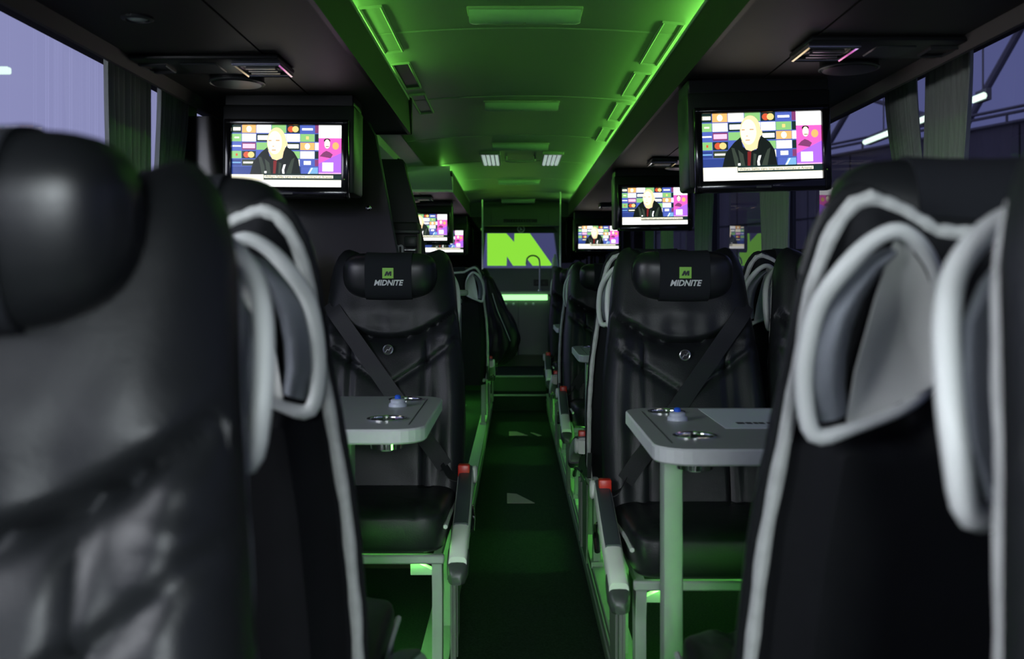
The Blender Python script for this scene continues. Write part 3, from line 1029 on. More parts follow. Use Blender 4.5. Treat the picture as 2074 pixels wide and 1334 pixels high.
def seat(x, y, away, aisle_world, label, arm=True, pil=1.078, group='coach seats'):
    """aisle_world: +1 when the aisle lies at greater x than the seat"""
    s = -aisle_world if away else aisle_world
    t = thing('coach_chair', label, 'seat', (x, y, 0), PI if away else 0, group)
    obj('backrest', ME['backrest'], t)
    obj('emblem', ME['emblem'], t)
    hp = obj('headrest', ME['pillow'], t, (0, yrim(pil) - 0.078, pil), (0.10, 0, 0))
    cv = obj('headrest_cover', ME['cover'], hp)
    if not away:
        obj('logo_tile', ME['tile'], hp)
        obj('logo_mark', ME['mark'], hp)
        obj('lettering', ME['letters'], hp)
    obj('back_shell', ME['shell'], t)
    obj('piping', ME['piping'], t)
    for q in (-1, 1):
        l = obj('grab_handle', ME['loop', q], t)
        obj('grip', ME['grip', q], l)
        obj('recess_panel', ME['panel', q], l)
    c = obj('seat_cushion', ME['cushion'], t)
    for q in (-1, 1):
        obj('seat_piping', ME['cpiping', q], c)
    obj('seat_frame', ME['frame'], t)
    obj('underseat_led', ME['led'], t, (0, 0, -0.034 if away else 0))
    for lx in (-0.195, 0.195):
        lg = obj('leg', ME['leg'], t, (lx, 0, 0))
        obj('leg_bracket', ME['bracket'], lg, (-math.copysign(0.04, lx), -0.43, 0.285), (0, 0, 0 if lx > 0 else PI))
    if arm:
        a = obj('armrest', ME['arm', s], t)
        obj('armrest_pad', ME['arm_pad', s], a)
        obj('armrest_tip', ME['arm_tip', s], a)
        obj('pivot_cover', ME['hub', s], a)
        obj('side_valance', ME['valance', s], t)
        obj('recline_lever', ME['lever', s], t)
        obj('side_skirt', ME['skirt', s], t)
    b = obj('seat_belt', ME['belt', s], t)
    obj('buckle', ME['buckle', s], b)
    return t
RX, RW = 0.495, 0.984
LX, LW = -0.43, -0.93
# right side of the aisle
seat(RX, 0.40, False, -1, 'black leather seat edge cut off by the right frame, nearest on the right')
seat(RX, 1.22, True, -1, 'seat in the right foreground with its black back and grey grab handle to the camera', pil=1.125)
seat(RX, 2.81, False, -1, 'black leather seat right of the aisle facing the camera behind the table with the paper')
seat(RW, 2.81, False, -1, 'window seat beside the large right-hand logo seat, half hidden by the foreground seat', False)
seat(RX, 3.62, True, -1, 'seat back glimpsed left of the large right-hand logo seat, back to back with it', pil=1.10)
seat(RW, 3.62, True, -1, 'seat back with grey handle seen in the gap right of the large right-hand logo seat', False, pil=1.10)
seat(RX, 5.21, False, -1, 'dark seat facing the camera behind the second table right of the aisle')
seat(RW, 5.21, False, -1, 'right window seat behind the second table, hidden by the logo seat', False)
seat(RX, 6.00, True, -1, 'seat back right of the aisle just before the farthest right-hand table')
seat(RW, 6.00, True, -1, 'right window seat back just before the farthest right-hand table', False)
seat(RX, 7.61, False, -1, 'farthest dark seat facing the camera right of the aisle, next to the galley')
seat(RW, 7.61, False, -1, 'farthest right window seat facing the camera under the smallest screen', False)
# left side
seat(LX + 0.008, 0.585, False, 1, 'large blurred black leather seat with headrest at the left edge, facing the camera', pil=1.103)
seat(LX - 0.01, 1.40, True, 1, 'seat in the left foreground showing its black back and grey grab handle', pil=1.125)
seat(-0.40, 3.03, False, 1, 'black leather seat left of the aisle facing the camera behind the left table')
seat(-0.905, 3.03, False, 1, 'left window seat behind the left table, hidden by the foreground seat', False)
seat(LX, 7.15, True, 1, 'seat back left of the aisle beyond the stairwell, with the jacket behind it')
seat(LW, 7.15, True, 1, 'left window seat back beyond the stairwell', False)
seat(LX, 8.85, False, 1, 'farthest seat left of the aisle, behind the hanging jacket')
seat(LW, 8.85, False, 1, 'farthest left window seat under the small overlapping screens', False)

# ------------------------------------------------------------------ tables
TH = CH - 0.336
def table_top_mesh(s):
    m = MB()
    L, W, r = 0.93, 0.63, 0.07
    out = []
    for i in range(7):
        a = PI + PI / 2 * i / 6
        out.append((r + r * math.cos(a), -W / 2 + r + r * math.sin(a)))
    out += [(L, -W / 2), (L, W / 2)]
    for i in range(7):
        a = PI / 2 + PI / 2 * i / 6
        out.append((r + r * math.cos(a), W / 2 - r + r * math.sin(a)))
    me_b = bmesh.new()
    n = len(out)
    zs = [(-0.034, 0.004), (-0.030, 0.0), (-0.004, 0.0), (0.0, 0.003)]
    vs = []
    for z, ins in zs:
        vs.append([me_b.verts.new((s * (x + (ins if x < 0.5 else 0)), y * (1 - ins * 3), z)) for x, y in out])
    for k in range(3):
        for i in range(n):
            f = me_b.faces.new((vs[k][i], vs[k][(i + 1) % n], vs[k + 1][(i + 1) % n], vs[k + 1][i]))
            f.material_index = 1
    me_b.faces.new(vs[0]).material_index = 1
    me_b.faces.new(vs[3]).material_index = 0
    bmesh.ops.recalc_face_normals(me_b, faces=me_b.faces[:])
    me = bpy.data.meshes.new('table_top')
    me_b.to_mesh(me)
    me_b.free()
    me.materials.append(MATS['table_top'])
    me.materials.append(MATS['table_edge'])
    return me
CUPS = [(0.104, -0.152), (0.101, 0.228)]
def cut_holes(me, s):
    o = obj('table_tmp', me)
    cyl = MB()
    for cx, cy in CUPS:
        cyl.lathe([(0.041, -0.06), (0.041, 0.02)], (s * cx, cy, 0), n=28)
    c = obj('cutter_tmp', cyl.data('cutter', 'black_plastic'))
    md = o.modifiers.new('b', 'BOOLEAN')
    md.object = c
    md.solver = 'EXACT'
    dg = bpy.context.evaluated_depsgraph_get()
    r = bpy.data.meshes.new_from_object(o.evaluated_get(dg))
    r.name = 'table_top'
    bpy.data.objects.remove(o)
    bpy.data.objects.remove(c)
    return r
TOP = {s: cut_holes(table_top_mesh(s), s) for s in (1, -1)}
CUP = MB().lathe([(0.0475, 0.0005), (0.0475, 0.003), (0.044, 0.004), (0.0405, 0.002), (0.039, -0.02), (0.036, -0.062), (0.030, -0.066), (0.001, -0.066)], (0, 0, 0), n=28)
CUP.lathe([(0.0415, -0.034), (0.038, -0.068), (0.001, -0.069)], (0, 0, 0), n=28)
CUPM = CUP.data('cup_holder', 'chrome')
BUTB = MB().lathe([(0.024, 0.0), (0.024, 0.006), (0.021, 0.010), (0.019, 0.010), (0.019, 0.017), (0.015, 0.020), (0.001, 0.020)], (0, 0, 0), n=20).data('call_button', 'button_white')
BUTC = MB().lathe([(0.008, 0.020), (0.008, 0.027), (0.005, 0.030), (0.001, 0.030)], (0, 0, 0), n=14).data('button_cap', 'button_blue')
CUPF = MB().lathe([(0.013, -0.075), (0.013, -0.068)], (0, 0, 0), n=12).data('cup_foot', 'frame_metal')
def table(x, y, s, label):
    t = thing('coach_table', label, 'table', (x, y, 0), 0, 'coach tables')
    obj('table_top', TOP[s], t, (0, 0, TH))
    for cx, cy in CUPS:
        c = obj('cup_holder', CUPM, t, (s * cx, cy, TH))
        obj('cup_foot', CUPF, c)
    b = obj('call_button', BUTB, t, (s * 0.106, 0.09, TH))
    obj('button_cap', BUTC, b)
    lg = MB()
    lg.box(-0.022, 0.022, -0.03, 0.03, 0.0, TH - 0.034, 0.008, 2)
    o = obj('leg', lg.data('table_leg', 'frame_metal'), t, (s * (0.068 if s > 0 else 0.22), -0.06, 0))
    obj('foot_plate', MB().box(-0.04, 0.04, -0.07, 0.07, 0.0, 0.008, 0.002, 1).data('foot_plate', 'frame_metal'), o)
    obj('wall_bracket', MB().box(min(s * 0.88, s * 0.93), max(s * 0.88, s * 0.93), -0.25, 0.25, TH - 0.07, TH - 0.034).data('wall_bracket', 'frame_metal', False), t)
    obj('groove', MB().box(min(s * 0.040, s * 0.0425), max(s * 0.040, s * 0.0425), -0.24, 0.24, TH, TH + 0.0006).data('groove', 'dark_grey', False), t)
    return t
table(0.28, 2.265, 1, 'pale grey table with a sheet of paper on it, right of the aisle')
table(0.28, 4.665, 1, 'second table right of the aisle, its green-lit corner showing behind the logo seat')
table(0.28, 7.065, 1, 'farthest small table corner right of the aisle')
table(-0.205, 2.52, -1, 'grey table with two cup holders left of the aisle')
table(-0.235, 8.3, -1, 'table left of the aisle beyond the stairwell, behind the jacket')
# paper on the right table
pp = thing('paper_sheet', 'white sheet of paper with a dark line of print on the right table', 'paper', (0.472, 2.217, TH + 0.0005))
obj('sheet', MB().box(0, 0.43, 0, 0.335, 0, 0.0008).data('sheet', 'paper', False), pp)
# the printed line is too soft to read in the photograph: plain dark word-shaped bars
pr = MB()
for a, b in ((0.042, 0.060), (0.064, 0.078), (0.082, 0.092), (0.094, 0.107), (0.113, 0.124), (0.128, 0.150), (0.156, 0.176), (0.180, 0.20)):
    pr.box(a, b, 0.066, 0.092, 0.0008, 0.0012)
obj('print_line', pr.data('print_line', 'ink', False), pp)

# ------------------------------------------------------------------ televisions
def C(r, g, b, k=1.0):
    return (r * k, g * k, b * k)
SCOL = {
    'sw': C(1.5, 1.5, 1.5), 'scr': C(1.45, 1.38, 1.05), 'sgr': C(0.33, 0.72, 0.25), 'sbl': C(0.10, 0.16, 0.62), 'snv': C(0.035, 0.07, 0.32),
    'sdk': C(0.012, 0.035, 0.032), 'sor': C(1.15, 0.62, 0.20), 'smr': C(0.28, 0.06, 0.20), 'spk': C(1.2, 0.16, 0.72), 'spu': C(0.55, 0.18, 1.15),
    'sre': C(0.85, 0.13, 0.05), 'sye': C(1.2, 0.85, 0.30), 'ssk': C(1.35, 0.95, 0.52), 'ssl': C(1.5, 1.3, 0.95), 'sjk': C(0.008, 0.013, 0.010), 'sjg': C(0.05, 0.07, 0.05),
    'szp': C(0.25, 0.02, 0.02), 'slb': C(0.25, 0.55, 0.95), 'spw': C(1.3, 0.75, 1.1), 'sfc': C(0.75, 0.42, 0.2)}
SN = list(SCOL)
for k in SN:
    m_, nt_, b_ = new_mat(k)
    b_.inputs['Base Color'].default_value = (0.01, 0.01, 0.01, 1)
    b_.inputs['Roughness'].default_value = 0.25
    b_.inputs['Emission Color'].default_value = (*SCOL[k], 1)
    b_.inputs['Emission Strength'].default_value = 1.0
    MATS[k] = m_
SW, SH = 0.354, 0.199
def screen_mesh():
    m = MB()
    lay = [0]
    def P(u, v):
        return (-SW / 2 + u * SW, -0.0002 * lay[0], SH / 2 - v * SH)
    def rect(u0, v0, u1, v1, c):
        m.add([P(u0, v0), P(u1, v0), P(u1, v1), P(u0, v1)], [(0, 1, 2, 3)], SN.index(c))
    def poly(pts, c):
        m.add([P(*p) for p in pts], [tuple(range(len(pts)))], SN.index(c))
    def ell(cu, cv, ru, rv, c, n=28):
        poly([(cu + ru * math.cos(2 * PI * i / n), cv + rv * math.sin(2 * PI * i / n)) for i in range(n)], c)
    def q(x, y):                                   # zoomed photo pixels -> screen fractions
        return ((x - 165) / 1625.0, (y - 160 + (x - 165) * 0.027) / 910.0)
    rect(0, 0, 1, 1, 'snv')
    lay[0] = 1
    cols = [(0, .085), (.09, .217), (.222, .355), (.36, .492), (.496, .618), (.622, .752), (.756, .792)]
    rws = [(0, .125), (.14, .265), (.28, .40), (.42, .54), (.555, .66)]
    lay_t = [['sdk', 'sor', 'sw', 'sgr', 'sdk', 'sbl', 'smr'],
             ['sgr', 'scr', 'sdk', 'sw', 'sw', 'sgr', 'sdk'],
             ['sbl', 'smr', 'sgr', 'sw', 'sdk', 'sor', 'sw'],
             ['sgr', 'sdk', 'sbl', 'sw', 'sgr', 'scr', 'sdk'],
             ['snv', 'sjg', 'snv', 'snv', 'scr', 'sbl', 'smr']]
    rect(0, 0, .79, .67, 'sbl')
    lay[0] = 2
    for ri, (v0, v1) in enumerate(rws):
        for ci, (u0, u1) in enumerate(cols):
            rect(u0, v0, u1, v1, lay_t[ri][ci])
    lay[0] = 3
    def inner(ci, ri, c, k=0.2, kv=0.28):
        (u0, u1), (v0, v1) = cols[ci], rws[ri]
        rect(u0 + (u1 - u0) * k, v0 + (v1 - v0) * kv, u1 - (u1 - u0) * k, v1 - (v1 - v0) * kv, c)
    def discs(ci, ri):
        (u0, u1), (v0, v1) = cols[ci], rws[ri]
        cu, cv = (u0 + u1) / 2, (v0 + v1) / 2
        ell(cu - 0.020, cv, 0.030, 0.050, 'sre')
        lay[0] += 1
        ell(cu + 0.020, cv, 0.030, 0.050, 'sye')
        lay[0] -= 1
    inner(0, 0, 'scr', 0.1); inner(2, 1, 'sw', 0.08, 0.2); inner(4, 2, 'sw', 0.08, 0.22); inner(0, 2, 'sw', 0.05, 0.4)
    inner(1, 2, 'spw', 0.06, 0.2); inner(5, 0, 'sw', 0.12, 0.36); inner(0, 4, 'slb', 0.05, 0.4); inner(1, 4, 'scr', 0.1, 0.36)
    inner(5, 4, 'sw', 0.25, 0.2); inner(0, 1, 'scr', 0.25, 0.4); inner(5, 1, 'sye', 0.4, 0.3); inner(0, 3, 'sre', 0.4, 0.34)
    for ci, ri in ((1, 0), (5, 2)):
        (u0, u1), (v0, v1) = cols[ci], rws[ri]
        ell((u0 + u1) / 2, (v0 + v1) / 2, 0.024, 0.05, 'scr')
    discs(4, 0); discs(1, 3)
    poly([q(1190, 745), q(1440, 740), q(1440, 890), q(1190, 880)], 'sbl')
    lay[0] = 5
    poly([q(1330, 750), q(1440, 745), q(1440, 880), q(1270, 880)], 'slb')
    poly([q(1345, 755), q(1365, 755), q(1300, 875), q(1270, 875)], 'sw')
    # man in a dark jacket, seen as a picture
    lay[0] = 6
    poly([q(430, 890), q(480, 690), q(600, 545), q(690, 470), q(720, 600), q(800, 660), q(900, 640), q(945, 470), q(980, 455), q(1085, 535), q(1150, 640), q(1190, 890)], 'sjk')
    lay[0] = 7
    poly([q(560, 615), q(600, 620), q(650, 760), q(655, 880), q(610, 880)], 'sjg')
    poly([q(650, 640), q(720, 700), q(745, 880), q(690, 880)], 'sjg')
    poly([q(1095, 610), q(1050, 640), q(1000, 760), q(960, 880), q(1040, 880)], 'sjg')
    poly([q(860, 690), q(900, 700), q(880, 880), q(850, 880)], 'sjg')
    poly([q(780, 665), q(830, 665), q(810, 880), q(775, 880)], 'szp')
    poly([q(930, 720), q(965, 715), q(940, 800), q(950, 880), q(915, 880), q(908, 800)], 'sw')
    rect(*q(645, 825), *q(680, 855), 'sw')
    lay[0] = 8
    poly([q(700, 520), q(940, 480), q(915, 620), q(830, 660), q(760, 640)], 'ssk')
    hu, hv = q(825, 390)
    ell(hu, hv, 0.087, 0.235, 'ssk')
    ell(q(968, 410)[0], q(968, 410)[1], 0.012, 0.045, 'ssk', 12)
    lay[0] = 9
    ell(q(800, 400)[0], q(800, 400)[1], 0.066, 0.19, 'ssl')
    lay[0] = 10
    rect(*q(705, 365), *q(750, 378), 'sfc'); rect(*q(815, 360), *q(870, 373), 'sfc'); rect(*q(755, 505), *q(815, 517), 'sfc'); rect(*q(765, 450), *q(790, 460), 'sfc')
    # caption column on the right
    lay[0] = 6
    rect(.79, 0, 1, .80, 'spk')
    lay[0] = 7
    rect(.79, 0, 1, .205, 'sw')
    poly([(.79, .62), (1, .44), (1, .78), (.79, .78)], 'spu')
    rect(.79, .765, 1, .80, 'spw')
    ell(.945, .33, .030, .06, 'sor', 16)
    poly([(.80, .50), (.83, .44), (.86, .41), (.89, .43), (.92, .47), (.90, .53)], 'smr')
    lay[0] = 8
    ell(.867, .245, .030, .035, 'sjk', 14)
    rect(.825, .60, .925, .745, 'sw')
    lay[0] = 9
    ell(.868, .30, .026, .075, 'ssl', 16)
    lay[0] = 10
    rect(.855, .335, .885, .345, 'sjk')
    # ticker
    lay[0] = 11
    rect(0, .80, 1, 1, 'scr')
    rect(0, .90, 1, 1, 'sw')
    lay[0] = 12
    rect(.29, .785, 1, .885, 'sdk')
    lay[0] = 13
    rect(.295, .812, .925, .858, 'scr')
    lay[0] = 14
    v, f = text_verts('William Saliba signs long-term contract at Arsenal', 0.0105, 0, 0.0001)
    xs = [p[0] for p in v]
    cu = -SW / 2 + .61 * SW
    kx = .61 * SW / (max(xs) - min(xs))
    m.add([(cu + p[0] * kx, -0.0002 * lay[0], SH / 2 - .837 * SH + p[1]) for p in v], f, SN.index('sdk'))
    return m.data('screen', SN, False)
SCR = screen_mesh()
def tv_housing():
    m = MB()
    m.box(-0.215, 0.215, 0.020, 0.20, -0.118, 0.17, 0.010, 2)
    return m.data('housing', 'black_plastic')
def tv_bezel():
    m = MB()
    W, H = 0.402, 0.252
    x0, x1, z0, z1 = -W / 2, W / 2, -0.134, 0.118
    a0, a1, b0, b1 = -SW / 2, SW / 2, -SH / 2, SH / 2
    m.box(x0, a0, -0.012, 0.03, z0, z1, 0.004, 2)
    m.box(a1, x1, -0.012, 0.03, z0, z1, 0.004, 2)
    m.box(x0 + 0.001, x1 - 0.001, -0.012, 0.03, b1, z1, 0.004, 2)
    m.box(x0 + 0.001, x1 - 0.001, -0.012, 0.03, z0, b0, 0.004, 2)
    m.box(x0 + 0.002, x1 - 0.002, 0.002, 0.03, z0 + 0.002, z1 - 0.002)
    return m.data('bezel', 'black_gloss')
HOUS, BEZ = tv_housing(), tv_bezel()
PLATE = MB().box(-0.022, 0.022, -0.0135, -0.0118, -0.124, -0.118).data('name_plate', 'dark_grey', False)
DOT = MB().lathe([(0.0022, -0.0132), (0.0022, -0.0115)], (0.188, 0, -0.075), 'y', 8).data('standby_light', 'green_print')
def tv(x, y, h, roll, label):
    t = thing('television', label, 'television', (x, y, CH + h), 0, 'overhead screens')
    t.rotation_euler = (0, -roll, 0)
    obj('housing', HOUS, t)
    obj('bezel', BEZ, t)
    obj('screen', SCR, t)
    obj('name_plate', PLATE, t)
    obj('standby_light', DOT, t)
    ln = 0.60 - h - 0.165
    obj('bracket', MB().box(-0.21, 0.21, 0.025, 0.195, 0.165, 0.168 + ln, 0.004, 1).data('bracket', 'black_plastic'), t)
    return t
def tvx(px, y):
    return (px - 1044) * y / FPX
tv(tvx(1543, 2.93), 2.93, 0.394, math.radians(1.6), 'largest lit television hanging on the right, nearest the camera')
tv(tvx(1326, 5.36), 5.36, 0.396, math.radians(0.6), 'middle-sized lit television hanging on the right')
tv(tvx(1212, 8.74), 8.74, 0.370, 0, 'smallest lit television on the right, beside the galley partition')
tv(tvx(581, 3.19), 3.19, 0.397, math.radians(-0.4), 'large lit television hanging on the left above the foreground seat')
tv(-0.70, 7.55, 0.395, 0, 'small lit television on the left beyond the stairwell, cut by the dark panel')
tv(-0.665, 9.20, 0.352, 0, 'smallest lit television on the left, overlapped by another screen')

# ------------------------------------------------------------------ overhead service units under the consoles
def service_unit(x, y, sg, label, scale=1.0):
    """sg = +1 on the right; the chrome vent is at the aisle end"""
    t = thing('service_unit', label, 'console', (x, y, CH + 0.598), 0, 'overhead service units')
    m = MB()
    m.box(-0.20, 0.20, -0.10, 0.10, -0.014, 0.0, 0.006, 2)
    obj('body', m.data('unit_body', 'black_plastic'), t)
    f = MB()
    xa = -sg * 0.135
    pts = [(xa - 0.060, -0.075), (xa + 0.060, -0.075), (xa + 0.060, 0.075), (xa - 0.060, 0.075)]
    f.tube([(a, b, -0.020) for a, b in pts], 0.0075, 8, closed=True)
    vt = obj('vent_frame', f.data('vent_frame', 'chrome'), t)
    obj('vent_disc', MB().lathe([(0.046, -0.014), (0.044, -0.020), (0.02, -0.024), (0.001, -0.020)], (xa, 0, 0), n=24).data('vent_disc', 'dark_grey'), vt)
    for i in range(3):
        obj('vent_vane', MB().box(xa - 0.04, xa + 0.04, -0.03 + 0.03 * i - 0.003, -0.03 + 0.03 * i + 0.003, -0.027, -0.020).data('vane', 'steel', False), vt)
    obj('call_panel', MB().box(sg * 0.03 - 0.05, sg * 0.03 + 0.05, -0.05, 0.06, -0.018, -0.012, 0.003, 1).data('call_panel', 'dark_grey'), t)
    n = MB()
    xb = sg * 0.155
    n.tube([(xb - 0.035, -0.04, -0.016), (xb + 0.035, -0.04, -0.016), (xb + 0.03, 0.05, -0.016), (xb - 0.03, 0.05, -0.016)], 0.005, 6, closed=True)
    obj('nozzle', n.data('nozzle', 'dark_grey'), t)
    sp = MB().lathe([(0.078, 0.0), (0.078, -0.018), (0.070, -0.026), (0.045, -0.028), (0.001, -0.028)], (-sg * 0.01, 0.19, 0), n=32)
    so = obj('speaker', sp.data('speaker', 'black_plastic'), t)
    g = MB()
    g.tube([(-sg * 0.01 + 0.078 * math.cos(2 * PI * i / 32), 0.19 + 0.078 * math.sin(2 * PI * i / 32), -0.020) for i in range(32)], 0.004, 6, closed=True)
    obj('speaker_ring', g.data('speaker_ring', 'dark_grey'), so)
    return t
service_unit(-0.83, 2.72, -1, 'chrome-vented service unit under the left overhead console')
service_unit(0.925, 2.52, 1, 'chrome-vented service unit under the right overhead console, nearest')
service_unit(0.87, 4.95, 1, 'service unit under the right overhead console above the second television')
service_unit(0.87, 7.9, 1, 'farthest service unit under the right overhead console')
service_unit(-0.80, 7.15, -1, 'service unit under the rear left console beyond the stairwell')
sl = thing('reading_spot', 'round recessed spotlight in the underside of the left console', 'spotlight', (-0.865, 2.26, CH + 0.598))
obj('trim_ring', MB().lathe([(0.036, 0), (0.036, -0.004), (0.028, -0.007), (0.026, -0.003), (0.026, 0)], (0, 0, 0), n=28).data('trim_ring', 'dark_grey'), sl)
obj('lens', MB().lathe([(0.026, -0.001), (0.02, -0.005), (0.001, -0.007)], (0, 0, 0), n=24).data('spot_lens', 'lamp_lens'), sl)

# ------------------------------------------------------------------ curtains
def curtain(x, y0, y1, yb0, yb1, label, sg):
    rows = []
    NZ, NY = 24, 72
    z1, z0 = CH + 0.648, 0.74
    ph = random.random() * 6
    for i in range(NZ + 1):
        t = i / NZ
        z = z1 + (z0 - z1) * t
        k = sstep(0, 0.55, t)
        a, b = y0 + (yb0 - y0) * k, y1 + (yb1 - y1) * k
        rows.append([(x + (0.009 + 0.003 * math.sin(j * 0.21)) * math.sin(j / NY * PI * 2 * 8 + ph + 0.6 * math.sin(3 * t)), a + (b - a) * j / NY, z) for j in range(NY + 1)])
    m = MB()
    m.grid([r + [(p[0] + sg * 0.0015, p[1], p[2]) for p in r[::-1]] for r in rows], closed_u=True, caps=False)
    return tag(obj('curtain', m.data('curtain', 'curtain', True, 80)), label, 'curtain', 'pleated window curtains')
XCL, XCR = -1.165, 1.235
def cz(px, X):
    return X * FPX / (px - 1044)
curtain(XCL, cz(213, XCL), cz(300, XCL), cz(222, XCL), cz(300, XCL), 'wide grey-green curtain at the left window, nearer of the pair', -1)
curtain(XCL, cz(322, XCL), cz(378, XCL), cz(312, XCL), cz(352, XCL), 'narrow grey-green curtain at the left window, farther of the pair', -1)
curtain(XCR, cz(1970, XCR), cz(1880, XCR), cz(1952, XCR), cz(1874, XCR), 'wide pale curtain at the right window, nearer of the pair', 1)
curtain(XCR, cz(1852, XCR), cz(1796, XCR), cz(1872, XCR), cz(1828, XCR), 'narrow slanting curtain at the right window beside the large television', 1)
curtain(XCR, cz(1602, XCR), cz(1538, XCR), cz(1598, XCR), cz(1545, XCR), 'dark curtain at the right window below the large television', 1)
curtain(XCR, cz(1444, XCR), cz(1408, XCR), cz(1440, XCR), cz(1408, XCR), 'green-tinged curtain right of the middle television', 1)
curtain(XCR, cz(1362, XCR), cz(1340, XCR), cz(1362, XCR), cz(1340, XCR), 'far right curtain under the middle television, nearer one', 1)
curtain(XCR, cz(1325, XCR), cz(1308, XCR), cz(1325, XCR), cz(1308, XCR), 'far right curtain under the middle television, farther one', 1)

# ------------------------------------------------------------------ left stairwell partition
pt = thing('partition_screen', 'glossy dark partition with slanting edge behind the left television', 'partition', (0, 3.62, 0))
obj('panel', MB().prism([(-1.2, 0), (-0.225, 0), (-0.30, 0.45), (-0.439, 1.177), (-0.515, 1.585), (-0.545, 1.64), (-0.575, 1.657), (-1.2, 1.657)], 'y', 0, 0.03).data('partition', 'panel_gloss', False), pt)
obj('edge_trim', MB().tube([(-0.225, 0.015, 0.0), (-0.30, 0.015, 0.45), (-0.439, 0.015, 1.177), (-0.515, 0.015, 1.585), (-0.545, 0.015, 1.64), (-0.575, 0.015, 1.655)], 0.006, 8).data('edge_trim', 'dark_grey'), pt)
for z in (0.95, 1.32, 1.60):
    obj('fixing', MB().lathe([(0.010, 0), (0.010, -0.006), (0.006, -0.009)], (-0.585 + (1.6 - z) * 0.17, 0, z), 'y', 12).data('fixing', 'chrome'), pt)
p2 = thing('stair_partition', 'matte black rounded panel behind the glossy partition on the left', 'partition', (0, 4.25, 0))
obj('panel', MB().prism([(-1.0, 0), (-0.30, 0), (-0.397, 1.207), (-0.436, 1.38), (-0.472, 1.52), (-0.478, 1.555), (-0.49, 1.571), (-0.51, 1.576), (-1.0, 1.578)], 'y', 0, 0.03).data('stair_panel', 'panel_matte', False), p2)
obj('edge_trim', MB().tube([(-0.30, 0.015, 0.02), (-0.397, 0.015, 1.207), (-0.436, 0.015, 1.38), (-0.472, 0.015, 1.52), (-0.478, 0.015, 1.555), (-0.49, 0.015, 1.571), (-0.51, 0.015, 1.576)], 0.006, 8).data('edge_trim2', 'black_plastic'), p2)
pk = thing('stair_post', 'green-lit upright post beside the left logo seat', 'post', (-0.225, 3.78, 0))
obj('post', MB().box(-0.017, 0.017, -0.03, 0.03, 0.0, 0.965, 0.006, 2).data('post', 'frame_metal'), pk)
obj('cap', MB().box(-0.019, 0.019, -0.032, 0.032, 0.965, 0.985, 0.006, 2).data('cap', 'frame_metal'), pk)
rl = thing('stair_rail', 'bright green-lit rail end right of the left logo seat', 'rail', (-0.31, 4.9, 0))
obj('rail', MB().box(-0.10, 0.075, -0.03, 0.03, 0.978, 1.006, 0.008, 2).data('rail', 'counter'), rl)
obj('rail_support', MB().box(-0.08, -0.05, -0.02, 0.02, 0.0, 0.98, 0.004, 1).data('rail_support', 'dark_grey'), rl)
dm = thing('drinks_machine', 'dark machine with white m lettering on the left stair panel', 'machine', (-0.44, 3.95, 0))
obj('body', MB().box(-0.10, 0.055, -0.06, 0.10, 0.0, 1.285, 0.008, 2).data('machine_body', 'black_plastic'), dm)
obj('top_bar', MB().box(-0.075, 0.065, -0.085, -0.055, 1.238, 1.254, 0.004, 2).data('machine_bar', 'dark_grey'), dm)
obj('brew_head', MB().box(0.005, 0.052, -0.09, -0.055, 1.185, 1.228, 0.006, 2).data('brew_head', 'dark_grey'), dm)
v, f = text_verts('m', 0.060, 0, 0.0015)
obj('lettering', MB().add([(-0.022 + p[0], -0.0615, 1.185 + p[1]) for p in v], f).data('machine_letter', 'white_print', False), dm)
obj('drip_edge', MB().box(0.005, 0.05, -0.09, -0.055, 1.170, 1.178, 0.002, 1).data('drip_edge', 'steel'), dm)

# ------------------------------------------------------------------ rear partition and galley
for side, x0, x1, top, label in (('left', -1.2, -0.318, 1.66, 'dark glass partition pane left of the galley'), ('right', 0.432, 1.27, 1.66, 'dark glass partition pane right of the galley')):
    g = thing('glass_partition', label, 'partition', ((x0 + x1) / 2, 9.50, 0), 0, 'rear glass partitions')
    hw = (x1 - x0) / 2
    obj('pane', MB().box(-hw, hw, 0, 0.012, 0.13, top, 0).data('part_pane', 'partition_glass', False), g)
    e = hw if side == 'left' else -hw
    obj('edge_profile', MB().box(e - 0.007, e + 0.007, -0.006, 0.018, 0.13, CH + (0.765 if side == 'left' else 0.84), 0.002, 1).data('edge_profile', 'bright_alu'), g)
    obj('lower_panel', MB().box(-hw, hw, -0.004, 0.016, 0.13, 0.85).data('lower_panel', 'panel_matte', False), g)
# galley unit
gy = 10.5
gal = thing('galley_cabinet', 'dark green-lit galley cabinet with small knobs at the end of the aisle', 'cabinet', (0.065, gy, 0.13))
obj('body', MB().box(-0.50, 0.50, 0.02, 0.44, 0.12, 0.755).data('gal_body', 'kitchen_dark', False), gal)
obj('kickplate', MB().box(-0.48, 0.48, 0.05, 0.44, 0.0, 0.12).data('gal_kick', 'panel_matte', False), gal)
for k, (x0, x1) in enumerate(((-0.49, -0.035), (-0.029, 0.49))):
    d = obj('door', MB().box(x0, x1, 0.0, 0.02, 0.125, 0.745, 0.004, 1).data('gal_door', 'kitchen_dark'), gal)
    for xx in ((-0.165, -0.085) if k == 0 else (0.045, 0.125)):
        obj('knob', MB().lathe([(0.010, 0.0), (0.014, -0.012), (0.011, -0.020)], (xx, 0, 0.665), 'y', 12).data('knob', 'vent_white'), d)
obj('lock', MB().lathe([(0.007, 0.0), (0.007, -0.008)], (-0.03, 0, 0.735), 'y', 10).data('lock', 'chrome'), gal)
ct = thing('worktop', 'galley worktop with a bright green glowing front edge', 'worktop', (0.065, gy, 0.885))
obj('slab', MB().box(-0.50, 0.50, -0.02, 0.44, 0.012, 0.045, 0.004, 1).data('slab', 'counter'), ct)
obj('edge_light', MB().box(-0.275, 0.275, -0.034, -0.018, -0.048, 0.010, 0.003, 1).data('edge_light', 'led_counter'), ct)
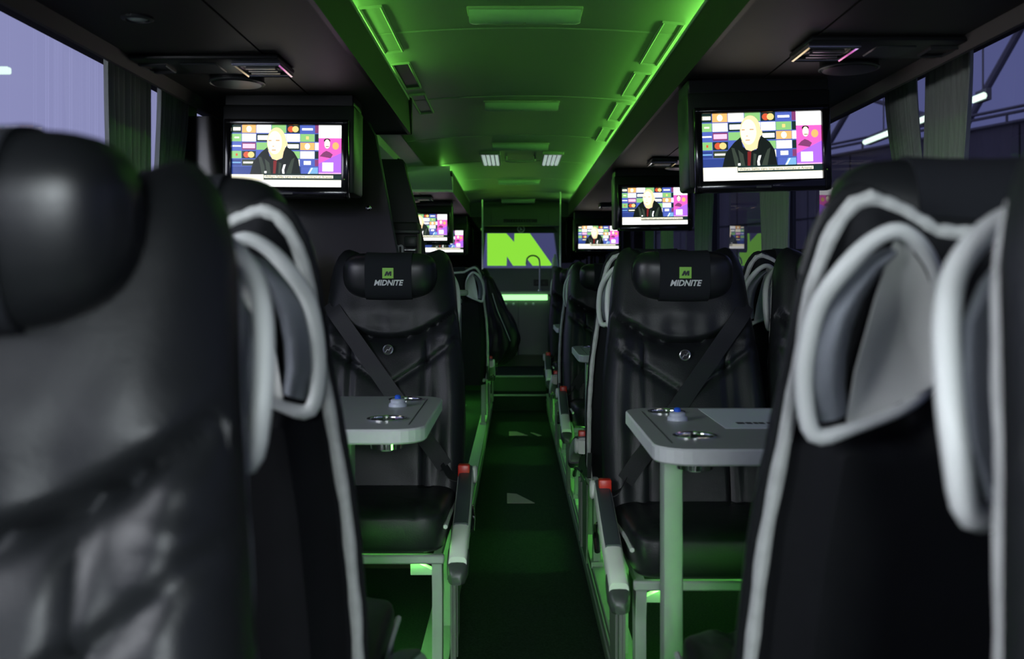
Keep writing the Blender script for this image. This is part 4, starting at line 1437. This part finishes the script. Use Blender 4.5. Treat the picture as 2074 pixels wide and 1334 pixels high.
# tap
tp = thing('tap', 'slim chrome swan-neck tap on the galley worktop', 'tap', (0.264, gy + 0.25, 0.93))
obj('base', MB().lathe([(0.022, 0), (0.022, 0.012), (0.014, 0.02)], (0, 0, 0), n=16).data('tap_base', 'chrome'), tp)
obj('spout', MB().tube(smooth_open([(0, 0, 0.01), (0, 0, 0.15), (0, 0, 0.30), (-0.012, 0, 0.355), (-0.05, 0, 0.383), (-0.10, 0, 0.383), (-0.135, 0, 0.355), (-0.145, 0, 0.315), (-0.146, 0, 0.29)]), 0.009, 10).data('spout', 'steel'), tp)
# machine plate behind the tap, low on the splashback
obj_sock = thing('socket_plate', 'small black socket plate low on the galley splashback', 'socket', (0.28, 10.93, 1.02))
obj('plate', MB().box(-0.08, 0.08, -0.012, 0, -0.035, 0.035, 0.004, 1).data('socket_plate', 'black_plastic'), obj_sock)
for i in range(2):
    obj('outlet', MB().box(-0.05 + 0.07 * i, -0.02 + 0.07 * i, -0.015, -0.011, -0.015, 0.015, 0.002, 1).data('outlet', 'dark_grey'), obj_sock)
# splashback wall and the window graphic
struct('wall_galley', MB().box(-0.5, 0.62, 10.95, 11.0, 0.13, 2.0).data('wall_galley', 'kitchen_dark', False))
GYB = 10.93
def gp(px, py):
    return ((px - 1044) * GYB / FPX, CH + (565 - py) * GYB / FPX)
def g5(x, y):
    return gp(950 + x / 5.56, 380 + y / 5.56)
mg = thing('window_graphic', 'backlit purple rear panel with a big lime green M emblem', 'sign', (0, GYB, 0))
obj('backing', MB().prism([g5(190, 512), g5(955, 512), g5(1003, 905), g5(152, 905)], 'y', 0.0, 0.012).data('graphic_back', 'vinyl_purple', False), mg)
obj('emblem_letter', MB().prism([g5(*p) for p in [(205, 514), (420, 514), (508, 612), (512, 514), (685, 514), (932, 862), (922, 878), (715, 878), (645, 790), (640, 878), (495, 878), (427, 772), (422, 878), (205, 878)]], 'y', -0.003, 0.0).data('graphic_m', 'vinyl_green', False), mg)
ft = MB()
ft.tube([(*g5(955, 512)[:1], -0.004, g5(955, 512)[1]), (*g5(1003, 905)[:1], -0.004, g5(1003, 905)[1])], 0.006, 6)
ft.tube([(*g5(152, 907)[:1], -0.004, g5(152, 907)[1]), (*g5(1003, 907)[:1], -0.004, g5(1003, 907)[1])], 0.006, 6)
obj('frame_edge', ft.data('graphic_frame', 'steel'), mg)
bz = MB()
bz.prism([g5(165, 505), g5(190, 418), g5(940, 418), g5(1000, 505)], 'y', -0.006, 0.010)
obj('header', bz.data('graphic_header', 'panel_matte', False), mg)
# round sticker lamp above the graphic
rlp = thing('round_badge', 'small round white badge above the lime green emblem', 'badge', (g5(585, 0)[0], GYB - 0.012, g5(0, 465)[1]))
obj('ring', MB().tube([(0.036 * math.cos(2 * PI * i / 20), 0, 0.036 * math.sin(2 * PI * i / 20)) for i in range(20)], 0.007, 6, closed=True).data('badge_ring', 'white_print'), rlp)
obj('pointer', MB().prism([(-0.012, -0.02), (0.02, -0.008), (-0.012, 0.024)], 'y', -0.004, 0.004).data('badge_pointer', 'white_print', False), rlp)
# bottle standing at the right of the worktop
bt = thing('bottle', 'small pale bottle with a red base at the right end of the worktop', 'bottle', (g5(965, 0)[0], GYB - 0.06, 0.93))
obj('glass_body', MB().lathe([(0.022, 0.27), (0.03, 0.275), (0.03, 0.33), (0.024, 0.36), (0.012, 0.38), (0.012, 0.405), (0.001, 0.405)], (0, 0, 0), n=16).data('bottle_body', 'white_print'), bt)
obj('stand', MB().lathe([(0.035, 0.0), (0.035, 0.265), (0.028, 0.27)], (0, 0, 0), n=16).data('bottle_stand', 'kitchen_dark'), bt)
# upper galley locker
lk = thing('upper_locker', 'dark locker with a black display strip above the galley', 'cabinet', (0.065, 10.72, 1.62))
obj('body', MB().box(-0.44, 0.42, 0.0, 0.19, 0.02, 0.22).data('locker_body', 'kitchen_dark', False), lk)
obj('door', MB().box(-0.33, 0.30, -0.014, 0.0, 0.03, 0.20, 0.003, 1).data('locker_door', 'kitchen_dark'), lk)
ds = obj('display', MB().box(-0.195, 0.17, -0.02, -0.012, 0.055, 0.09, 0.002, 1).data('display', 'black_gloss'), lk)
dd = MB()
for i in range(9):
    dd.box(-0.13 + i * 0.028, -0.112 + i * 0.028, -0.0215, -0.019, 0.062, 0.083)
obj('display_segments', dd.data('segments', 'dark_grey', False), ds)

# ------------------------------------------------------------------ jacket hanging into the aisle
def jacket_mesh():
    secs = [(1.085, -0.205, 0.022, 0.03), (1.06, -0.20, 0.045, 0.05), (1.0, -0.185, 0.06, 0.065), (0.93, -0.165, 0.072, 0.07), (0.85, -0.145, 0.085, 0.075), (0.76, -0.115, 0.105, 0.08), (0.67, -0.088, 0.122, 0.085), (0.58, -0.078, 0.128, 0.085), (0.50, -0.09, 0.12, 0.08), (0.44, -0.11, 0.095, 0.065), (0.40, -0.125, 0.06, 0.045), (0.385, -0.13, 0.02, 0.02)]
    fine = smooth_open([(c, w, h) for h, c, w, d in secs], 4)
    rows = []
    for i, p in enumerate(fine):
        d = interp(-p.z, [(-s_[0], s_[3]) for s_ in secs])
        row = []
        for k in range(48):
            a = 2 * PI * k / 48
            fold = 1 + 0.10 * math.sin(7 * a + p.z * 9) * sstep(1.08, 0.95, p.z) + 0.05 * math.sin(13 * a - p.z * 25)
            row.append((p.x + p.y * math.cos(a) * fold, 0 + d * math.sin(a) * fold, p.z + 0.012 * math.sin(5 * a) * sstep(0.55, 0.42, p.z)))
        rows.append(row)
    return MB().grid(rows, closed_u=True, caps=True).data('jacket', 'jacket', True, 80)
jk = thing('hanging_jacket', 'black jacket hanging from a left seat into the aisle', 'jacket', (-0.02, 7.75, 0))
obj('garment', jacket_mesh(), jk)
obj('cord', MB().tube(smooth_open([(-0.16, -0.07, 0.95), (-0.12, -0.085, 0.82), (-0.06, -0.10, 0.68), (-0.02, -0.09, 0.58)]), 0.003, 6).data('cord', 'piping'), jk)
obj('hanging_loop', MB().tube(smooth_open([(-0.205, 0, 1.07), (-0.225, -0.01, 1.10), (-0.24, -0.03, 1.09)]), 0.004, 6).data('hanging_loop', 'belt'), jk)

# ------------------------------------------------------------------ green LED strips under the platform edges, and an added galley light
for label, x in (('green LED strip under the left platform edge along the aisle', AL + 0.0075), ('green LED strip under the right platform edge along the aisle', AR - 0.0075)):
    led('aisle_led_strip', label, x - 0.001, x + 0.001, 2.2, 9.0, -0.013, -0.004, 'led_floor', 'aisle edge strips')
led('cove_led_strip', 'green LED strip along the ceiling over the left stairwell', -1.16, -1.15, 4.15, 6.4, CH + 0.625, CH + 0.645, 'led_cove', 'green cove strips')
led('galley_led_strip', 'green LED strip over the galley, right of the ceiling lamp', 0.56, 0.57, 9.8, 10.3, CH + 0.72, CH + 0.735, 'led_cove', 'galley strips')  # added strip that brightens the galley cabinet

# ------------------------------------------------------------------ outside: tarmac, stadium stand, roof truss, tube lights
struct('ground', MB().box(-120, 120, -60, 160, -1.35, -1.3).data('ground', 'asphalt', False))
sd = thing('stadium_stand', 'dark purple-grey stadium stand seen through the right windows', 'building', (15.0, 29.5, -1.3))
dirv = Vector((12.2 - 15.1, 37.7 - 29.4, 0)).normalized()
nrm = Vector((dirv.y, -dirv.x, 0))
TOPZ = CH + 5.0 + 1.3
def SP(a, n, z):
    p = dirv * a + nrm * n
    return (p.x, p.y, z)
def sbox(m, a0, a1, n0, n1, z0, z1):
    v = [SP(a, n, z) for z in (z0, z1) for (a, n) in ((a0, n0), (a1, n0), (a1, n1), (a0, n1))]
    m.add(v, [(0, 3, 2, 1), (4, 5, 6, 7), (0, 1, 5, 4), (1, 2, 6, 5), (2, 3, 7, 6), (3, 0, 4, 7)])
m = MB()
sbox(m, -30, 40, 0.2, 8, 0, TOPZ - 0.25)
obj('wall', m.data('stand_wall', 'stand_dark', False), sd)
for i in range(22):
    for j in range(3):
        m = MB()
        a0 = -26 + i * 2.6
        sbox(m, a0 + 0.04, a0 + 2.56, 0.08, 0.2, 0.2 + j * 2.3, 0.2 + j * 2.3 + 2.2)
        obj('cladding_panel', m.data('cladding_panel', 'stand_panel', False), sd)
m = MB()
for z in (TOPZ, TOPZ - 0.28):
    m.tube([SP(-30, 0, z), SP(40, 0, z)], 0.05, 6)
obj('top_rail', m.data('top_rail', 'truss', False), sd)
for i in range(28):
    a = -26 + i * 2.2
    obj('rail_post', MB().tube([SP(a, 0, TOPZ - 0.3), SP(a, 0, TOPZ)], 0.04, 6).data('rail_post', 'truss', False), sd)
def roof_beam(a, lean, label):
    t = thing('roof_truss', label, 'truss', (sd.location.x, sd.location.y, -1.3), 0, 'stadium roof trusses')
    obj('main_beam', MB().tube([SP(a, 0, TOPZ - 0.3), SP(a + lean, 2, TOPZ + 4.5)], 0.12, 8).data('main_beam', 'truss', False), t)
    obj('brace', MB().tube([SP(a + 0.2, 0, TOPZ), SP(a + 6.0, 1.0, TOPZ + 1.9)], 0.08, 8).data('brace', 'truss', False), t)
    obj('tie', MB().tube([SP(a - 3.0, 0, TOPZ + 0.15), SP(a + 3.5, 0, TOPZ + 0.15)], 0.05, 8).data('tie', 'truss', False), t)
roof_beam(2.2, -1.6, 'dark leaning roof truss beside the narrow slanting right curtain')
roof_beam(-7.2, -2.0, 'dark roof truss at the far right edge of the right window')
roof_beam(9.5, -2.0, 'far dark roof truss beyond the stadium rail')
for k, (a, b) in enumerate(((16.95, 15.56), (14.75, 14.4), (12.95, 12.65))):
    t = thing('tube_light', ['long bright green-white tube light outside the right window', 'short glint of tube light in the gap between the right curtains', 'short bright tube light outside, right of the wide right curtain'][k], 'tube light', (6.0, a, CH + 2.35), 0, 'tube lights outside')
    obj('tube', MB().tube([(0, 0, 0), (0, b - a, 0)], 0.045, 8).data('tube', 'tube_white', False), t)
    obj('batten', MB().box(0.03, 0.10, b - a, 0, -0.05, 0.10).data('batten', 'truss', False), t)
    obj('hanger', MB().tube([(0.06, (b - a) / 2, 0.1), (0.06, (b - a) / 2, 3.0)], 0.012, 6).data('hanger', 'truss', False), t)
fl = thing('flood_lamp', 'small white floodlight outside the far left window', 'lamp', (-7.6, 14.55, CH + 3.06))  # glowing block added in place of a white reflection in the glass
obj('head', MB().box(-0.18, 0.18, -0.12, 0.0, -0.05, 0.05, 0.02, 2).data('flood_head', 'tube_white'), fl)
obj('arm', MB().tube([(-0.1, 0.0, 0), (-1.2, 0.3, 0.05), (-2.4, 0.3, 0.0), (-2.5, 0.3, -5.0)], 0.03, 8).data('flood_arm', 'stand_panel'), fl)  # added only to hold the glowing block up
